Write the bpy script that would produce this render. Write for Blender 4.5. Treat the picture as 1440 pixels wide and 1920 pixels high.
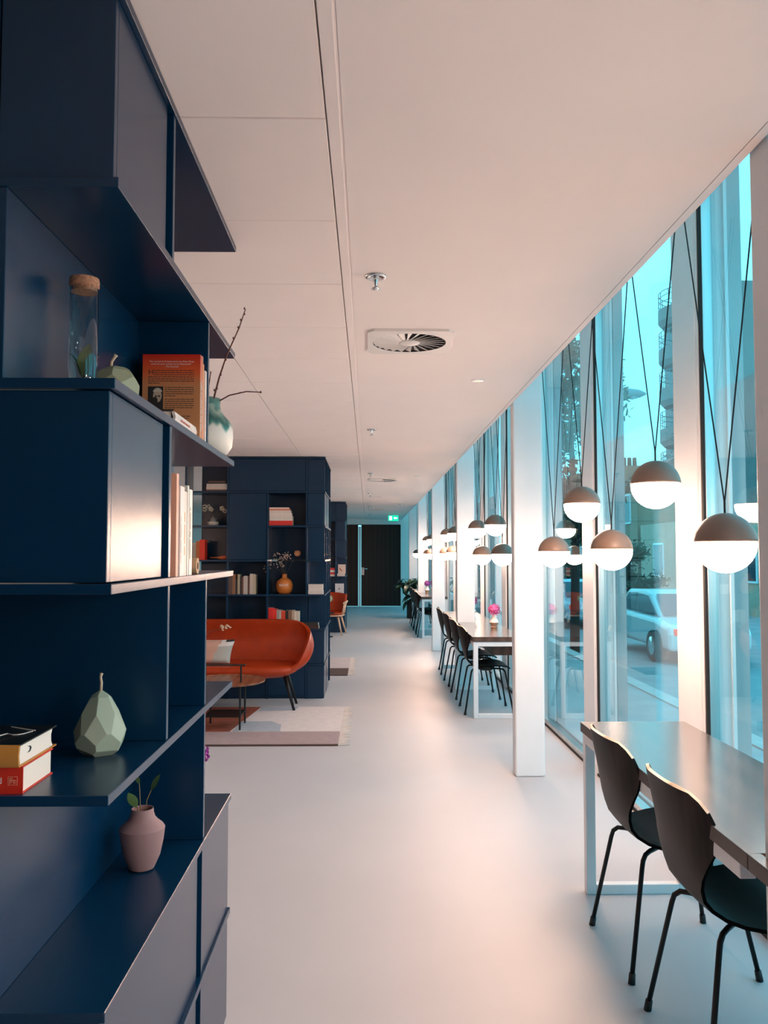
import bpy, bmesh, math, random
from mathutils import Vector, Matrix
random.seed(7)
R = math.radians
for o in list(bpy.data.objects): bpy.data.objects.remove(o)
C = bpy.context.scene.collection
scn = bpy.context.scene

# ------------------------------------------------------------------ camera, sky, exposure
H = 1.478
cam = bpy.data.cameras.new('camera'); co = bpy.data.objects.new('camera', cam); C.objects.link(co)
cam.sensor_fit = 'HORIZONTAL'; cam.sensor_width = 36.0; cam.lens = 36.0*1576/1440
cam.clip_start = .05; cam.clip_end = 500
co.location = (0, 0, H); co.rotation_euler = (R(90)+.0511, 0, -.0184)
scn.camera = co
scn.view_settings.view_transform = 'Standard'; scn.view_settings.look = 'None'
scn.view_settings.gamma = 1; scn.view_settings.use_curve_mapping = False
scn.view_settings.exposure = 0.04
SKY = 2.35
LAMP = 96.0
w = bpy.data.worlds.new('sky'); scn.world = w; w.use_nodes = True
nt = w.node_tree; nt.nodes.clear()
wo = nt.nodes.new('ShaderNodeOutputWorld'); bg = nt.nodes.new('ShaderNodeBackground')
tc = nt.nodes.new('ShaderNodeTexCoord'); sp = nt.nodes.new('ShaderNodeSeparateXYZ'); rp = nt.nodes.new('ShaderNodeValToRGB')
nt.links.new(tc.outputs['Generated'], sp.inputs[0]); nt.links.new(sp.outputs['Z'], rp.inputs[0])
rp.color_ramp.elements[0].position = 0.0; rp.color_ramp.elements[0].color = (.23, .85, 1.0, 1)
rp.color_ramp.elements[1].position = .6; rp.color_ramp.elements[1].color = (.15, .75, 1.0, 1)
nt.links.new(rp.outputs[0], bg.inputs[0]); bg.inputs[1].default_value = SKY
nt.links.new(bg.outputs[0], wo.inputs[0])

# ------------------------------------------------------------------ helpers
def tag(o, label=None, cat=None, group=None, kind=None):
    if label: o['label'] = label
    if cat: o['category'] = cat
    if group: o['group'] = group
    if kind: o['kind'] = kind
    return o
def empty(name, loc=(0, 0, 0), rz=0, parent=None):
    o = bpy.data.objects.new(name, None); C.objects.link(o); o.location = loc; o.rotation_euler = (0, 0, rz)
    o.empty_display_size = .05
    if parent: o.parent = parent
    return o
def thing(name, label, cat, loc=(0, 0, 0), rz=0, group=None):
    return tag(empty(name, loc, rz), label, cat, group)
class MB:
    def __init__(s): s.v = []; s.f = []; s.mi = []; s.cur = 0
    def add(s, vs, fs):
        n = len(s.v); s.v += [tuple(p) for p in vs]
        for f in fs: s.f.append(tuple(i+n for i in f)); s.mi.append(s.cur)
        return s
    def box(s, x0, x1, y0, y1, z0, z1):
        if x0 > x1: x0, x1 = x1, x0
        if y0 > y1: y0, y1 = y1, y0
        if z0 > z1: z0, z1 = z1, z0
        return s.add([(x0,y0,z0),(x1,y0,z0),(x1,y1,z0),(x0,y1,z0),(x0,y0,z1),(x1,y0,z1),(x1,y1,z1),(x0,y1,z1)],
                     [(0,3,2,1),(4,5,6,7),(0,1,5,4),(1,2,6,5),(2,3,7,6),(3,0,4,7)])
    def quad(s, a, b, c, d): return s.add([a, b, c, d], [(0, 1, 2, 3)])
    def prism(s, pts, axis, a0, a1):
        # pts: 2D polygon; axis: 'x','y','z' extrusion direction
        def P(p, a): return {'x': (a, p[0], p[1]), 'y': (p[0], a, p[1]), 'z': (p[0], p[1], a)}[axis]
        n = len(pts); vs = [P(p, a0) for p in pts]+[P(p, a1) for p in pts]
        fs = [tuple(range(n))[::-1], tuple(range(n, 2*n))]+[(i, (i+1) % n, n+(i+1) % n, n+i) for i in range(n)]
        return s.add(vs, fs)
    def lathe(s, prof, c=(0, 0, 0), n=32, axis='z'):
        vs = []; fs = []; rings = []
        for r, z in prof:
            if r < 1e-6: rings.append([len(vs)]); vs.append((0, 0, z))
            else:
                rings.append(list(range(len(vs), len(vs)+n)))
                for i in range(n):
                    a = 2*math.pi*i/n; vs.append((r*math.cos(a), r*math.sin(a), z))
        for A, B in zip(rings, rings[1:]):
            for i in range(n):
                j = (i+1) % n
                if len(A) == 1 and len(B) == 1: continue
                if len(A) == 1: fs.append((A[0], B[j], B[i]))
                elif len(B) == 1: fs.append((A[i], A[j], B[0]))
                else: fs.append((A[i], A[j], B[j], B[i]))
        if axis == 'x': vs = [(z, x, y) for x, y, z in vs]
        if axis == 'y': vs = [(y, z, x) for x, y, z in vs]
        return s.add([(x+c[0], y+c[1], z+c[2]) for x, y, z in vs], fs)
    def tube(s, pts, r, n=8):
        pts = [Vector(p) for p in pts]; rs = r if isinstance(r, (list, tuple)) else [r]*len(pts)
        vs = []; fs = []; up = None
        for i, p in enumerate(pts):
            d = (pts[min(i+1, len(pts)-1)]-pts[max(i-1, 0)]).normalized()
            if up is None:
                up = Vector((0, 0, 1)) if abs(d.z) < .9 else Vector((1, 0, 0))
            a = (up-d*up.dot(d)).normalized(); b = d.cross(a); up = a
            for k in range(n):
                t = 2*math.pi*k/n; vs.append(p+(a*math.cos(t)+b*math.sin(t))*rs[i])
        for i in range(len(pts)-1):
            for k in range(n):
                l = (k+1) % n; fs.append((i*n+k, i*n+l, (i+1)*n+l, (i+1)*n+k))
        fs.append(tuple(range(n))[::-1]); fs.append(tuple(range((len(pts)-1)*n, len(pts)*n)))
        return s.add(vs, fs)
    def mesh(s, name, smooth=False):
        me = bpy.data.meshes.new(name); me.from_pydata(s.v, [], s.f)
        me.polygons.foreach_set('material_index', s.mi)
        bm = bmesh.new(); bm.from_mesh(me); bmesh.ops.recalc_face_normals(bm, faces=bm.faces); bm.to_mesh(me); bm.free()
        if smooth: me.polygons.foreach_set('use_smooth', [True]*len(me.polygons))
        me.update(); return me
    def build(s, name, mat, parent=None, smooth=False, bevel=0, seg=2, angle=None):
        me = s.mesh(name, smooth)
        for m in (mat if isinstance(mat, (list, tuple)) else [mat]): me.materials.append(m)
        o = bpy.data.objects.new(name, me); C.objects.link(o)
        if parent: o.parent = parent
        if bevel:
            b = o.modifiers.new('bevel', 'BEVEL'); b.width = bevel; b.segments = seg; b.limit_method = 'ANGLE'; b.angle_limit = R(40)
            b.harden_normals = False
        if angle is not None:
            me.polygons.foreach_set('use_smooth', [True]*len(me.polygons)); me.set_sharp_from_angle(angle=R(angle))
        return o
def B(x0, x1, y0, y1, z0, z1): return MB().box(x0, x1, y0, y1, z0, z1)
def struct(name, mb, mat, **k): return tag(mb.build(name, mat, **k), kind='structure')
def copy_tree(o, parent=None):
    c = o.copy(); C.objects.link(c); c.parent = parent
    for ch in list(o.children): copy_tree(ch, c)
    return c
def textmesh(body, size, mat, parent, place, name='lettering', align='LEFT'):
    # place: function (u,v)->(x,y,z)
    cu = bpy.data.curves.new('t', 'FONT'); cu.body = body; cu.size = size; cu.align_x = align; cu.resolution_u = 3
    o = bpy.data.objects.new('t', cu); C.objects.link(o)
    dg = bpy.context.evaluated_depsgraph_get(); me = bpy.data.meshes.new_from_object(o.evaluated_get(dg))
    bpy.data.objects.remove(o); me.name = name
    for v in me.vertices: v.co = place(v.co.x, v.co.y)
    me.materials.clear(); me.materials.append(mat)
    t = bpy.data.objects.new(name, me); C.objects.link(t); t.parent = parent
    return t

# ------------------------------------------------------------------ materials
MATS = {}
def mat(name, col, rough=.5, metal=0, spec=.5, var=.06, vscale=6.0, bump=0, bscale=80, emit=None, coat=0, stretch=None, ior=None, sheen=0):
    if name in MATS: return MATS[name]
    m = bpy.data.materials.new(name); m.use_nodes = True; n = m.node_tree.nodes; L = m.node_tree.links
    p = n['Principled BSDF']
    p.inputs['Roughness'].default_value = rough; p.inputs['Metallic'].default_value = metal
    p.inputs['Specular IOR Level'].default_value = spec
    if ior: p.inputs['IOR'].default_value = ior
    if coat: p.inputs['Coat Weight'].default_value = coat; p.inputs['Coat Roughness'].default_value = .15
    if sheen: p.inputs['Sheen Weight'].default_value = sheen
    t = n.new('ShaderNodeTexCoord'); src = t.outputs['Object']
    if stretch:
        mp = n.new('ShaderNodeMapping'); mp.inputs['Scale'].default_value = stretch; L.new(src, mp.inputs[0]); src = mp.outputs[0]
    nz = n.new('ShaderNodeTexNoise'); nz.inputs['Scale'].default_value = vscale; nz.inputs['Detail'].default_value = 4; L.new(src, nz.inputs['Vector'])
    rm = n.new('ShaderNodeValToRGB'); L.new(nz.outputs[0], rm.inputs[0])
    a = [max(0, c*(1-var)) for c in col]; b = [min(1, c*(1+var)) for c in col]
    rm.color_ramp.elements[0].position = .3; rm.color_ramp.elements[0].color = (*a, 1)
    rm.color_ramp.elements[1].position = .7; rm.color_ramp.elements[1].color = (*b, 1)
    L.new(rm.outputs[0], p.inputs['Base Color'])
    if bump:
        nb = n.new('ShaderNodeTexNoise'); nb.inputs['Scale'].default_value = bscale; L.new(src, nb.inputs['Vector'])
        bp = n.new('ShaderNodeBump'); bp.inputs['Strength'].default_value = bump; bp.inputs['Distance'].default_value = .002
        L.new(nb.outputs[0], bp.inputs['Height']); L.new(bp.outputs[0], p.inputs['Normal'])
    if emit:
        p.inputs['Emission Color'].default_value = (*emit[0], 1); p.inputs['Emission Strength'].default_value = emit[1]
    MATS[name] = m; return m
def wood(name, c1, c2, rough=.4, scale=3, stretch=(1, 1, 1), dist=6, coat=0, spec=.5):
    m = bpy.data.materials.new(name); m.use_nodes = True; n = m.node_tree.nodes; L = m.node_tree.links; p = n['Principled BSDF']
    t = n.new('ShaderNodeTexCoord'); mp = n.new('ShaderNodeMapping'); mp.inputs['Scale'].default_value = stretch
    L.new(t.outputs['Object'], mp.inputs[0])
    wv = n.new('ShaderNodeTexWave'); wv.inputs['Scale'].default_value = scale; wv.inputs['Distortion'].default_value = dist
    wv.inputs['Detail'].default_value = 3; wv.inputs['Detail Scale'].default_value = 1.6
    L.new(mp.outputs[0], wv.inputs['Vector'])
    rm = n.new('ShaderNodeValToRGB'); rm.color_ramp.elements[0].color = (*c1, 1); rm.color_ramp.elements[1].color = (*c2, 1)
    L.new(wv.outputs['Color'], rm.inputs[0]); L.new(rm.outputs[0], p.inputs['Base Color'])
    p.inputs['Roughness'].default_value = rough; p.inputs['Specular IOR Level'].default_value = spec
    if coat: p.inputs['Coat Weight'].default_value = coat; p.inputs['Coat Roughness'].default_value = .2
    MATS[name] = m; return m
def glass(name, tint=(.9, .97, .97), gain=2.2, ior=1.5):
    m = bpy.data.materials.new(name); m.use_nodes = True; n = m.node_tree.nodes; L = m.node_tree.links; n.clear()
    out = n.new('ShaderNodeOutputMaterial'); mx = n.new('ShaderNodeMixShader')
    tr = n.new('ShaderNodeBsdfTransparent'); tr.inputs[0].default_value = (*tint, 1)
    gl = n.new('ShaderNodeBsdfGlossy'); gl.inputs['Roughness'].default_value = 0; gl.inputs['Color'].default_value = (.95, .98, 1, 1)
    fr = n.new('ShaderNodeLayerWeight'); fr.inputs['Blend'].default_value = .5
    pw = n.new('ShaderNodeMath'); pw.operation = 'POWER'; pw.inputs[1].default_value = 5
    ml = n.new('ShaderNodeMath'); ml.operation = 'MULTIPLY_ADD'; ml.inputs[1].default_value = gain*.96; ml.inputs[2].default_value = .04*gain; ml.use_clamp = True
    L.new(fr.outputs['Facing'], pw.inputs[0]); L.new(pw.outputs[0], ml.inputs[0])
    L.new(ml.outputs[0], mx.inputs[0]); L.new(tr.outputs[0], mx.inputs[1]); L.new(gl.outputs[0], mx.inputs[2])
    L.new(mx.outputs[0], out.inputs[0]); MATS[name] = m; return m
white = mat('white_paint', (.74, .76, .79), .45, var=.02)
wallw = mat('white_wall', (.80, .78, .76), .6, var=.02)
ceilm = mat('ceiling_plaster', (.96, .85, .80), .8, var=.015, vscale=2, bump=.05, bscale=300)
tilem = mat('ceiling_tile', (.96, .85, .80), .85, var=.015, vscale=3, bump=.08, bscale=400)
floorm = mat('resin_floor', (.48, .475, .50), .47, var=.03, vscale=1.5, bump=.03, bscale=30)
navy = mat('navy_laminate', (.0005, .024, .062), .27, var=.06, vscale=4, spec=.40, ior=1.5, bump=.02, bscale=500)
lampcap = mat('taupe_metal', (.20, .130, .098), .45, var=.03)
lampglow = mat('lamp_diffuser', (.95, .9, .85), .4, emit=((1.0, .64, .47), LAMP))
blackm = mat('black_metal', (.006, .006, .007), .45, spec=.3)
blackp = mat('black_plastic', (.01, .01, .01), .6)
cablem = mat('black_cable', (.01, .01, .012), .7)
chrome = mat('chrome', (.75, .74, .73), .15, metal=1)
silver = mat('brushed_aluminium', (.60, .60, .60), .3, metal=1, var=.08, stretch=(1, 1, .05), vscale=40)
seal = mat('rubber_seal', (.006, .006, .007), .7)
framew = mat('white_frame_steel', (.78, .78, .80), .4, var=.02)
tabletop = wood('dark_oak_top', (.040, .026, .022), (.065, .045, .038), .22, 2.5, (1, .12, 1), 6, .8)
tedge = wood('dark_oak_edge', (.055, .028, .018), (.10, .055, .04), .45, 3, (1, .1, 1))
chairw = wood('brown_ply', (.006, .003, .0025), (.024, .013, .010), .5, 12, (.5, 1.6, .10), 3, 0, .22)
seatw = wood('black_ply', (.004, .0036, .0036), (.008, .0072, .0072), .42, 9, (.2, 1.0, .6), 5, 0, .03)
litedge = mat('ply_edge', (.62, .50, .38), .5, var=.12, vscale=60)  # lamp-lit cream of the chair's top edge, put into the colour
winglass = glass('window_glass', (.90, .97, .98), 1.0)
tubeglass = glass('clear_glass', (.93, .97, .97), 1.3)
orangel = mat('orange_leather', (.36, .033, .004), .42, spec=.3, var=.10, vscale=9, bump=.12, bscale=220)
doorw = wood('dark_door_wood', (.018, .004, .003), (.034, .008, .005), .45, 2.5, (1, 1, .08), 4, 0, .3)
cream = mat('page_paper', (.78, .68, .60), .8, var=.05, vscale=200, stretch=(1, 1, 8))
oak = wood('light_oak', (.55, .33, .22), (.66, .42, .29), .45, 5, (1, 1, .15), 4)

# ------------------------------------------------------------------ the room
m = .357                      # shelf module height
HC = 2.505
PY = 3.672                    # column pitch
YE = 24.3; YB = -1.30; XG = 1.578; XW = -4.2; ZT = 3.36
struct('floor', B(XW, 1.60, YB, YE, -.12, 0), floorm)
struct('baseboard_end', B(XW, -.70, YE-.012, YE, 0, .06), wallw)
ceil = struct('ceiling', MB().box(-.062, .945, YB, YE, HC, HC+.05), ceilm)
B(XW, -.062, YB, YE, HC+.02, HC+.06).build('ceiling_back', ceilm, ceil)
B(-.098, -.070, YB, YE, HC-.001, HC+.02).build('ceiling_rail', ceilm, ceil)
B(-.070, -.062, YB, YE, HC+.0015, HC+.02).build('shadow_gap', ceilm, ceil)
tile = None
for ix in range(5):
    x1 = -.102-ix*.605; x0 = x1-.600
    for iy in range(-2, 37):
        y0 = 1.935+.6075*(iy-1)
        if tile is None:
            tile = B(0, .600, 0, .6035, 0, .018).build('ceiling_tile', tilem, ceil, bevel=.002, seg=1); t = tile
        else:
            t = tile.copy(); C.objects.link(t)
        t.location = (x0, y0+.002, HC+random.uniform(0, .0012)); 
struct('trim_1', B(.949, .975, YB, YE, HC+.001, HC+.05), ceilm)
struct('trim_2', B(.955, .975, YB, YE, HC+.05, ZT), ceilm)
struct('trim_3', B(.955, 1.62, YB, YE, ZT, ZT+.08), ceilm)
struct('wall_left', B(XW-.1, XW, YB, YE, 0, HC+.1), wallw)
struct('wall_back', B(XW, 1.6, YB-.1, YB, 0, ZT), mat('dark_blue_wall', (.06, .08, .11), .6))  # unseen wall, set close and dark so little light comes from behind
wend = MB().box(XW, -1.62, YE, YE+.1, 0, HC+.1).box(.93, 1.62, YE, YE+.1, 0, ZT).box(-1.62, .93, YE, YE+.1, 2.36, HC+.1)
struct('wall_end', wend, wallw)
# door
door = tag(empty('door_1', (0, YE+.03, 0)), kind='structure')
B(-.211, .90, 0, .045, .012, 2.34).build('door_leaf', doorw, door, bevel=.003)
B(-1.60, -.298, 0, .045, .012, 2.34).build('door_leaf', doorw, door, bevel=.003)
B(-.294, -.215, -.035, .045, 0, 2.30).build('centre_post', framew, door, bevel=.004)
B(-1.62, .93, .0, .05, 0, .012).build('threshold', framew, door)
MB().box(.90, .93, .0, .06, 0, 2.36).box(-1.62, -1.60, 0, .06, 0, 2.36).box(-1.62, .93, 0, .06, 2.34, 2.36).build('door_frame', doorw, door)
hp = B(-.205, -.125, -.012, 0, .90, 1.12).build('handle_plate', chrome, door, bevel=.003)
MB().tube([(-.165, -.012, 1.08), (-.165, -.06, 1.08), (-.155, -.065, 1.08), (-.03, -.065, 1.08)], .010, 8).build('lever', chrome, hp, smooth=True)
MB().lathe([(0, -.004), (.012, -.004), (.012, .0), (0, .0)], (-.165, -.014, .97), 16, 'y').build('lock_cylinder', blackp, hp)

# facade: mullions, windows
WP = PY/2
y0s = [5.69+WP*k for k in range(-4, 11)]
fin = mat('exterior_fin', (.36, .40, .42), .5, var=.03)
extp = mat('exterior_panel', (.55, .57, .58), .6, var=.04)
for i, ym in enumerate(y0s):
    if ym > YE-.35: break
    mu = tag(empty('trim_%d' % (10+i), (0, ym, 0)), kind='structure')
    B(1.530, 1.68, .02, .31, 0, ZT).build('mullion', white, mu, bevel=.004)
    B(1.536, 1.60, .0, .02, 0, ZT).build('corner_profile', framew, mu, bevel=.002)
    B(1.68, 1.745, -.01, .32, -.1, ZT).build('outer_cladding', fin, mu)
n = 0
for i, ym in enumerate(y0s):
    ya = ym+.31; yb = ym+WP
    if yb > YE: yb = YE
    if ya > YE-.3: break
    n += 1
    wn = tag(empty('window_%d' % n, (0, 0, 0)), kind='structure')
    B(XG-.004, XG+.004, ya, yb-.012, .05, ZT).build('pane', winglass, wn)
    B(1.541, 1.554, yb-.020, yb-.001, .03, ZT).build('seal', seal, wn)
    B(1.5545, 1.60, yb-.018, yb, .03, ZT).build('side_profile', silver, wn, bevel=.002)
    B(1.5625, 1.60, ya, ya+.018, .03, ZT).build('side_profile', silver, wn, bevel=.002)
    B(1.535, 1.66, ya, yb, 0, .016).build('sill_track', seal, wn)
    B(1.540, 1.60, ya, yb, .016, .05).build('bottom_rail', silver, wn, bevel=.003)
    B(1.64, 1.655, yb-.07, yb-.055, 0, ZT).build('outer_rod', framew, wn)
struct('trim_4', B(1.61, 1.745, YB-1, YE+2, ZT, 3.7), extp)

# columns
colnames = ['white column rising through the nearest table at the right edge', 'white square column between the near and the middle table',
            'white column rising through the middle table', 'white column beyond the middle table, before the far one',
            'white column rising through the far table', 'white column beside the big plant near the end door']
for i in range(6):
    yc = 1.995+PY*i
    o = B(0, .200, 0, .115, 0, ZT).build('column', white, bevel=.012, seg=3); o.location = (.982, yc, 0)
    tag(o, colnames[i], 'column', 'columns along the windows')
# ------------------------------------------------------------------ ceiling fittings
def sprinkler(y, lab):
    s = thing('sprinkler', lab, 'sprinkler', (.026, y, HC), 0, 'ceiling sprinklers')
    MB().lathe([(0, 0), (.040, 0), (.041, -.004), (.034, -.008), (.026, -.006), (.020, -.003), (0, -.003)], n=28).build('escutcheon', chrome, s, smooth=True)
    MB().lathe([(.011, -.003), (.010, -.018), (.006, -.030), (.005, -.044), (0, -.044)], n=16).build('body', chrome, s, smooth=True)
    MB().lathe([(0, -.044), (.016, -.046), (.017, -.049), (0, -.052)], n=20).build('deflector', chrome, s, smooth=True)
for i, y in enumerate([3.05, 6.835, 10.51, 14.0, 17.7, 21.3]):
    sprinkler(y, ['chrome ceiling sprinkler nearest the camera, before the big vent', 'second ceiling sprinkler, past the big square vent', 'third ceiling sprinkler, just before the second vent',
                  'fourth ceiling sprinkler, beyond the second vent', 'fifth ceiling sprinkler, before the farthest vent', 'farthest ceiling sprinkler, left of the green exit sign'][i])
ventw = mat('vent_white', (.80, .75, .71), .5, var=.02)
ventd = mat('vent_dark', (.05, .04, .04), .8)
def vent(y, lab, near):
    v = thing('ceiling_vent', lab, 'vent', (.195, y, HC), 0, 'square ceiling vents')
    n = 40; Ro = .175; vs = []; fs = []
    # plate with round hole
    for i in range(n):
        a = 2*math.pi*(i+.5)/n; vs.append((Ro*math.cos(a), Ro*math.sin(a), -.012))
    for i in range(n):
        a = 2*math.pi*(i+.5)/n; k = .2/max(abs(math.cos(a)), abs(math.sin(a))); vs.append((k*math.cos(a), k*math.sin(a)*1.08, -.012))
    for i in range(n): fs.append((i, (i+1) % n, n+(i+1) % n, n+i))
    for i in range(n): vs.append((vs[n+i][0], vs[n+i][1], 0))
    for i in range(n): fs.append((n+i, n+(i+1) % n, 2*n+(i+1) % n, 2*n+i))
    MB().add(vs, fs).build('face_plate', ventw, v)
    MB().lathe([(0, -.001), (Ro+.004, -.001), (Ro+.004, -.012)], n=40).build('dark_plenum', ventd, v)
    MB().lathe([(0, -.015), (.045, -.015), (.05, -.012), (.05, -.004)], n=28).build('hub', ventw, v, smooth=True)
    def blade(mb, a):
        ca, sa = math.cos(a), math.sin(a); b = a+.25
        p0 = Vector((.045*ca, .045*sa, 0)); p1 = Vector((.172*math.cos(b), .172*math.sin(b), 0))
        t0 = Vector((-sa, ca, 0)); t1 = Vector((-math.sin(b), math.cos(b), 0))
        q = [p0-t0*.003+Vector((0, 0, -.013)), p1-t1*.013+Vector((0, 0, -.013)), p1+t1*.014+Vector((0, 0, -.002)), p0+t0*.004+Vector((0, 0, -.005))]
        u = [x+Vector((0, 0, .0015)) for x in q]
        mb.add(q+u, [(0, 1, 2, 3), (7, 6, 5, 4), (0, 4, 5, 1), (1, 5, 6, 2), (2, 6, 7, 3), (3, 7, 4, 0)])
    if near:
        mb = MB(); blade(mb, 0); b0 = mb.build('blade', ventw, v)
        for i in range(1, 24):
            b = b0.copy(); C.objects.link(b); b.rotation_euler = (0, 0, 2*math.pi*i/24)
    else:
        mb = MB()
        for i in range(24): blade(mb, 2*math.pi*i/24)
        tag(mb.build('blade_ring', ventw, v), kind='stuff')
vent(3.985, 'large square ceiling vent with swirling blades nearest the camera', True)
vent(11.45, 'middle square ceiling vent, well beyond the nearest one', False)
vent(18.8, 'farthest square ceiling vent near the end door', False)
greeng = mat('green_print', (.05, .6, .15), .5, emit=((.1, .9, .3), .5))
for i, y in enumerate([4.89, 10.93, 17.0]):
    d = thing('emergency_light', ['round white ceiling disc with a green mark near the first vent', 'round ceiling disc above the middle table', 'round ceiling disc farthest down the corridor'][i], 'ceiling light', (.642, y, HC), 0, 'round ceiling discs')
    MB().lathe([(0, -.006), (.030, -.006), (.040, -.004), (.042, 0)], n=28).build('disc', framew, d, smooth=True)
    MB().add([(-.016, -.004, -.0068), (.004, -.008, -.0068), (.010, .004, -.0068), (-.006, .008, -.0068)], [(0, 1, 2, 3)]).build('green_mark', greeng, d)
    MB().add([(.006, -.010, -.0068), (.016, .012, -.0068), (.012, .013, -.0068), (.003, -.006, -.0068)], [(0, 1, 2, 3)]).build('green_mark', greeng, d)
tag(B(.0, .22, 14.85, 14.95, HC-.004, HC).build('access_hatch', ventw, bevel=.001), 'small flat hatch in the ceiling between the two farther vents', 'hatch')
# exit sign
ex = thing('exit_sign', 'glowing green exit sign hanging below the ceiling', 'sign', (.62, 21.0, 2.33))
exg = mat('exit_green', (.0, .45, .22), .4, emit=((.0, .85, .38), 1.3)); exw = mat('exit_white', (.9, .95, .9), .4, emit=((.75, 1, .85), 1.6))
B(-.127, .127, -.015, .015, 0, .135).build('housing', exg, ex, bevel=.004)
B(-.10, -.035, -.018, -.015, .02, .115).build('door_pictogram', exw, ex)
B(.02, .10, -.018, -.015, .055, .085).build('arrow_shaft', exw, ex)
MB().prism([(.045, .105), (.045, .035), (.005, .07)], 'y', -.0185, -.015).build('arrow_head', exw, ex)
MB().tube([(0, 0, .135), (0, 0, HC-2.33)], .008).build('hanger', framew, ex)

# ------------------------------------------------------------------ shelving units
XS = -.44; T = .018
Yn = [1.4534, 1.8855, 2.3177, 2.7498]
u1 = thing('shelving_unit', 'near navy blue modular shelving unit filling the left foreground', 'shelving unit', (0, 0, 0), 0, 'navy shelving units')
def part(u, name, x0, x1, y0, y1, z0, z1, bev=.0012, mt=None): return B(x0, x1, y0, y1, z0, z1).build(name, mt or navy, u, bevel=bev, seg=1)
XL = -1.95
for k in range(1, 8): part(u1, 'shelf_board', XL, XS, Yn[0], Yn[3], k*m-T, k*m)
part(u1, 'plinth', XL, XS-.03, Yn[0]+.03, Yn[3]-.03, 0, .02)
def row(k): return k*m, (k+1)*m-T
G = .032
for k in (0, 1):
    z0, z1 = row(k); z0 = max(z0, .02)
    d = part(u1, 'door_panel', XS-.030, XS-.012, Yn[0]+.0305, Yn[2]-T/2-G, z0+.002, z1-.002)
    part(u1, 'door_panel', XS-.026, XS-.008, Yn[2]+T/2+.003, Yn[3]-.006, z0+.002, z1-.002)
    part(u1, 'divider', XS-.40, XS-.006, Yn[2]-T/2, Yn[2]+T/2, z0, z1)
    part(u1, 'divider', XS-.40, XS-.034, Yn[1]-T/2, Yn[1]+T/2, z0, z1)
    part(u1, 'front_panel', XS-.62, XS-.012, Yn[0]+.012, Yn[0]+.030, z0+.002, z1-.002)
    part(u1, 'end_panel', XL, XS-.030, Yn[3]-.030, Yn[3]-.012, z0+.002, z1-.002)
for k in (4, 6):
    z0, z1 = row(k)
    part(u1, 'door_panel', XS-.030, XS-.012, Yn[0]+.0285, Yn[1]-T/2-G, z0+.002, z1-.002)
    part(u1, 'front_panel', XS-.214, XS-.012, Yn[0]+.010, Yn[0]+.028, z0+.002, z1-.002)
    part(u1, 'front_panel', XS-.62, XS-.218, Yn[0]+.014, Yn[0]+.032, z0+.002, z1-.002)
    part(u1, 'divider', XS-.195, XS-.004, Yn[1]-T/2, Yn[1]+T/2, z0, z1)
    part(u1, 'back_panel', XS-.213, XS-.195, Yn[1]-T/2, Yn[2 if k == 6 else 3]-.004, z0, z1)
for k in (2, 5):
    z0, z1 = row(k)
    part(u1, 'back_panel', XS-.213, XS-.195, Yn[0]+.004, Yn[2]-T/2, z0, z1)
    part(u1, 'divider', XS-.213, XS-.004, Yn[2]-T/2, Yn[2]+T/2, z0, z1)
    part(u1, 'side_panel', XS-.62, XS-.602, Yn[0]+.02, Yn[3]-.02, z0, z1)
z0, z1 = row(3)
part(u1, 'divider', XS-.602, XS-.004, Yn[1]-T/2, Yn[1]+T/2, z0, z1)
part(u1, 'divider', XS-.602, XS-.004, Yn[2]-T/2, Yn[2]+T/2, z0, z1)
part(u1, 'side_panel', XS-.62, XS-.602, Yn[0]+.004, Yn[3]-.02, z0, z1)
part(u1, 'side_panel', XL, XL+.018, Yn[0]+.004, Yn[3]-.02, 5*m, 6*m-T)

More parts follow.
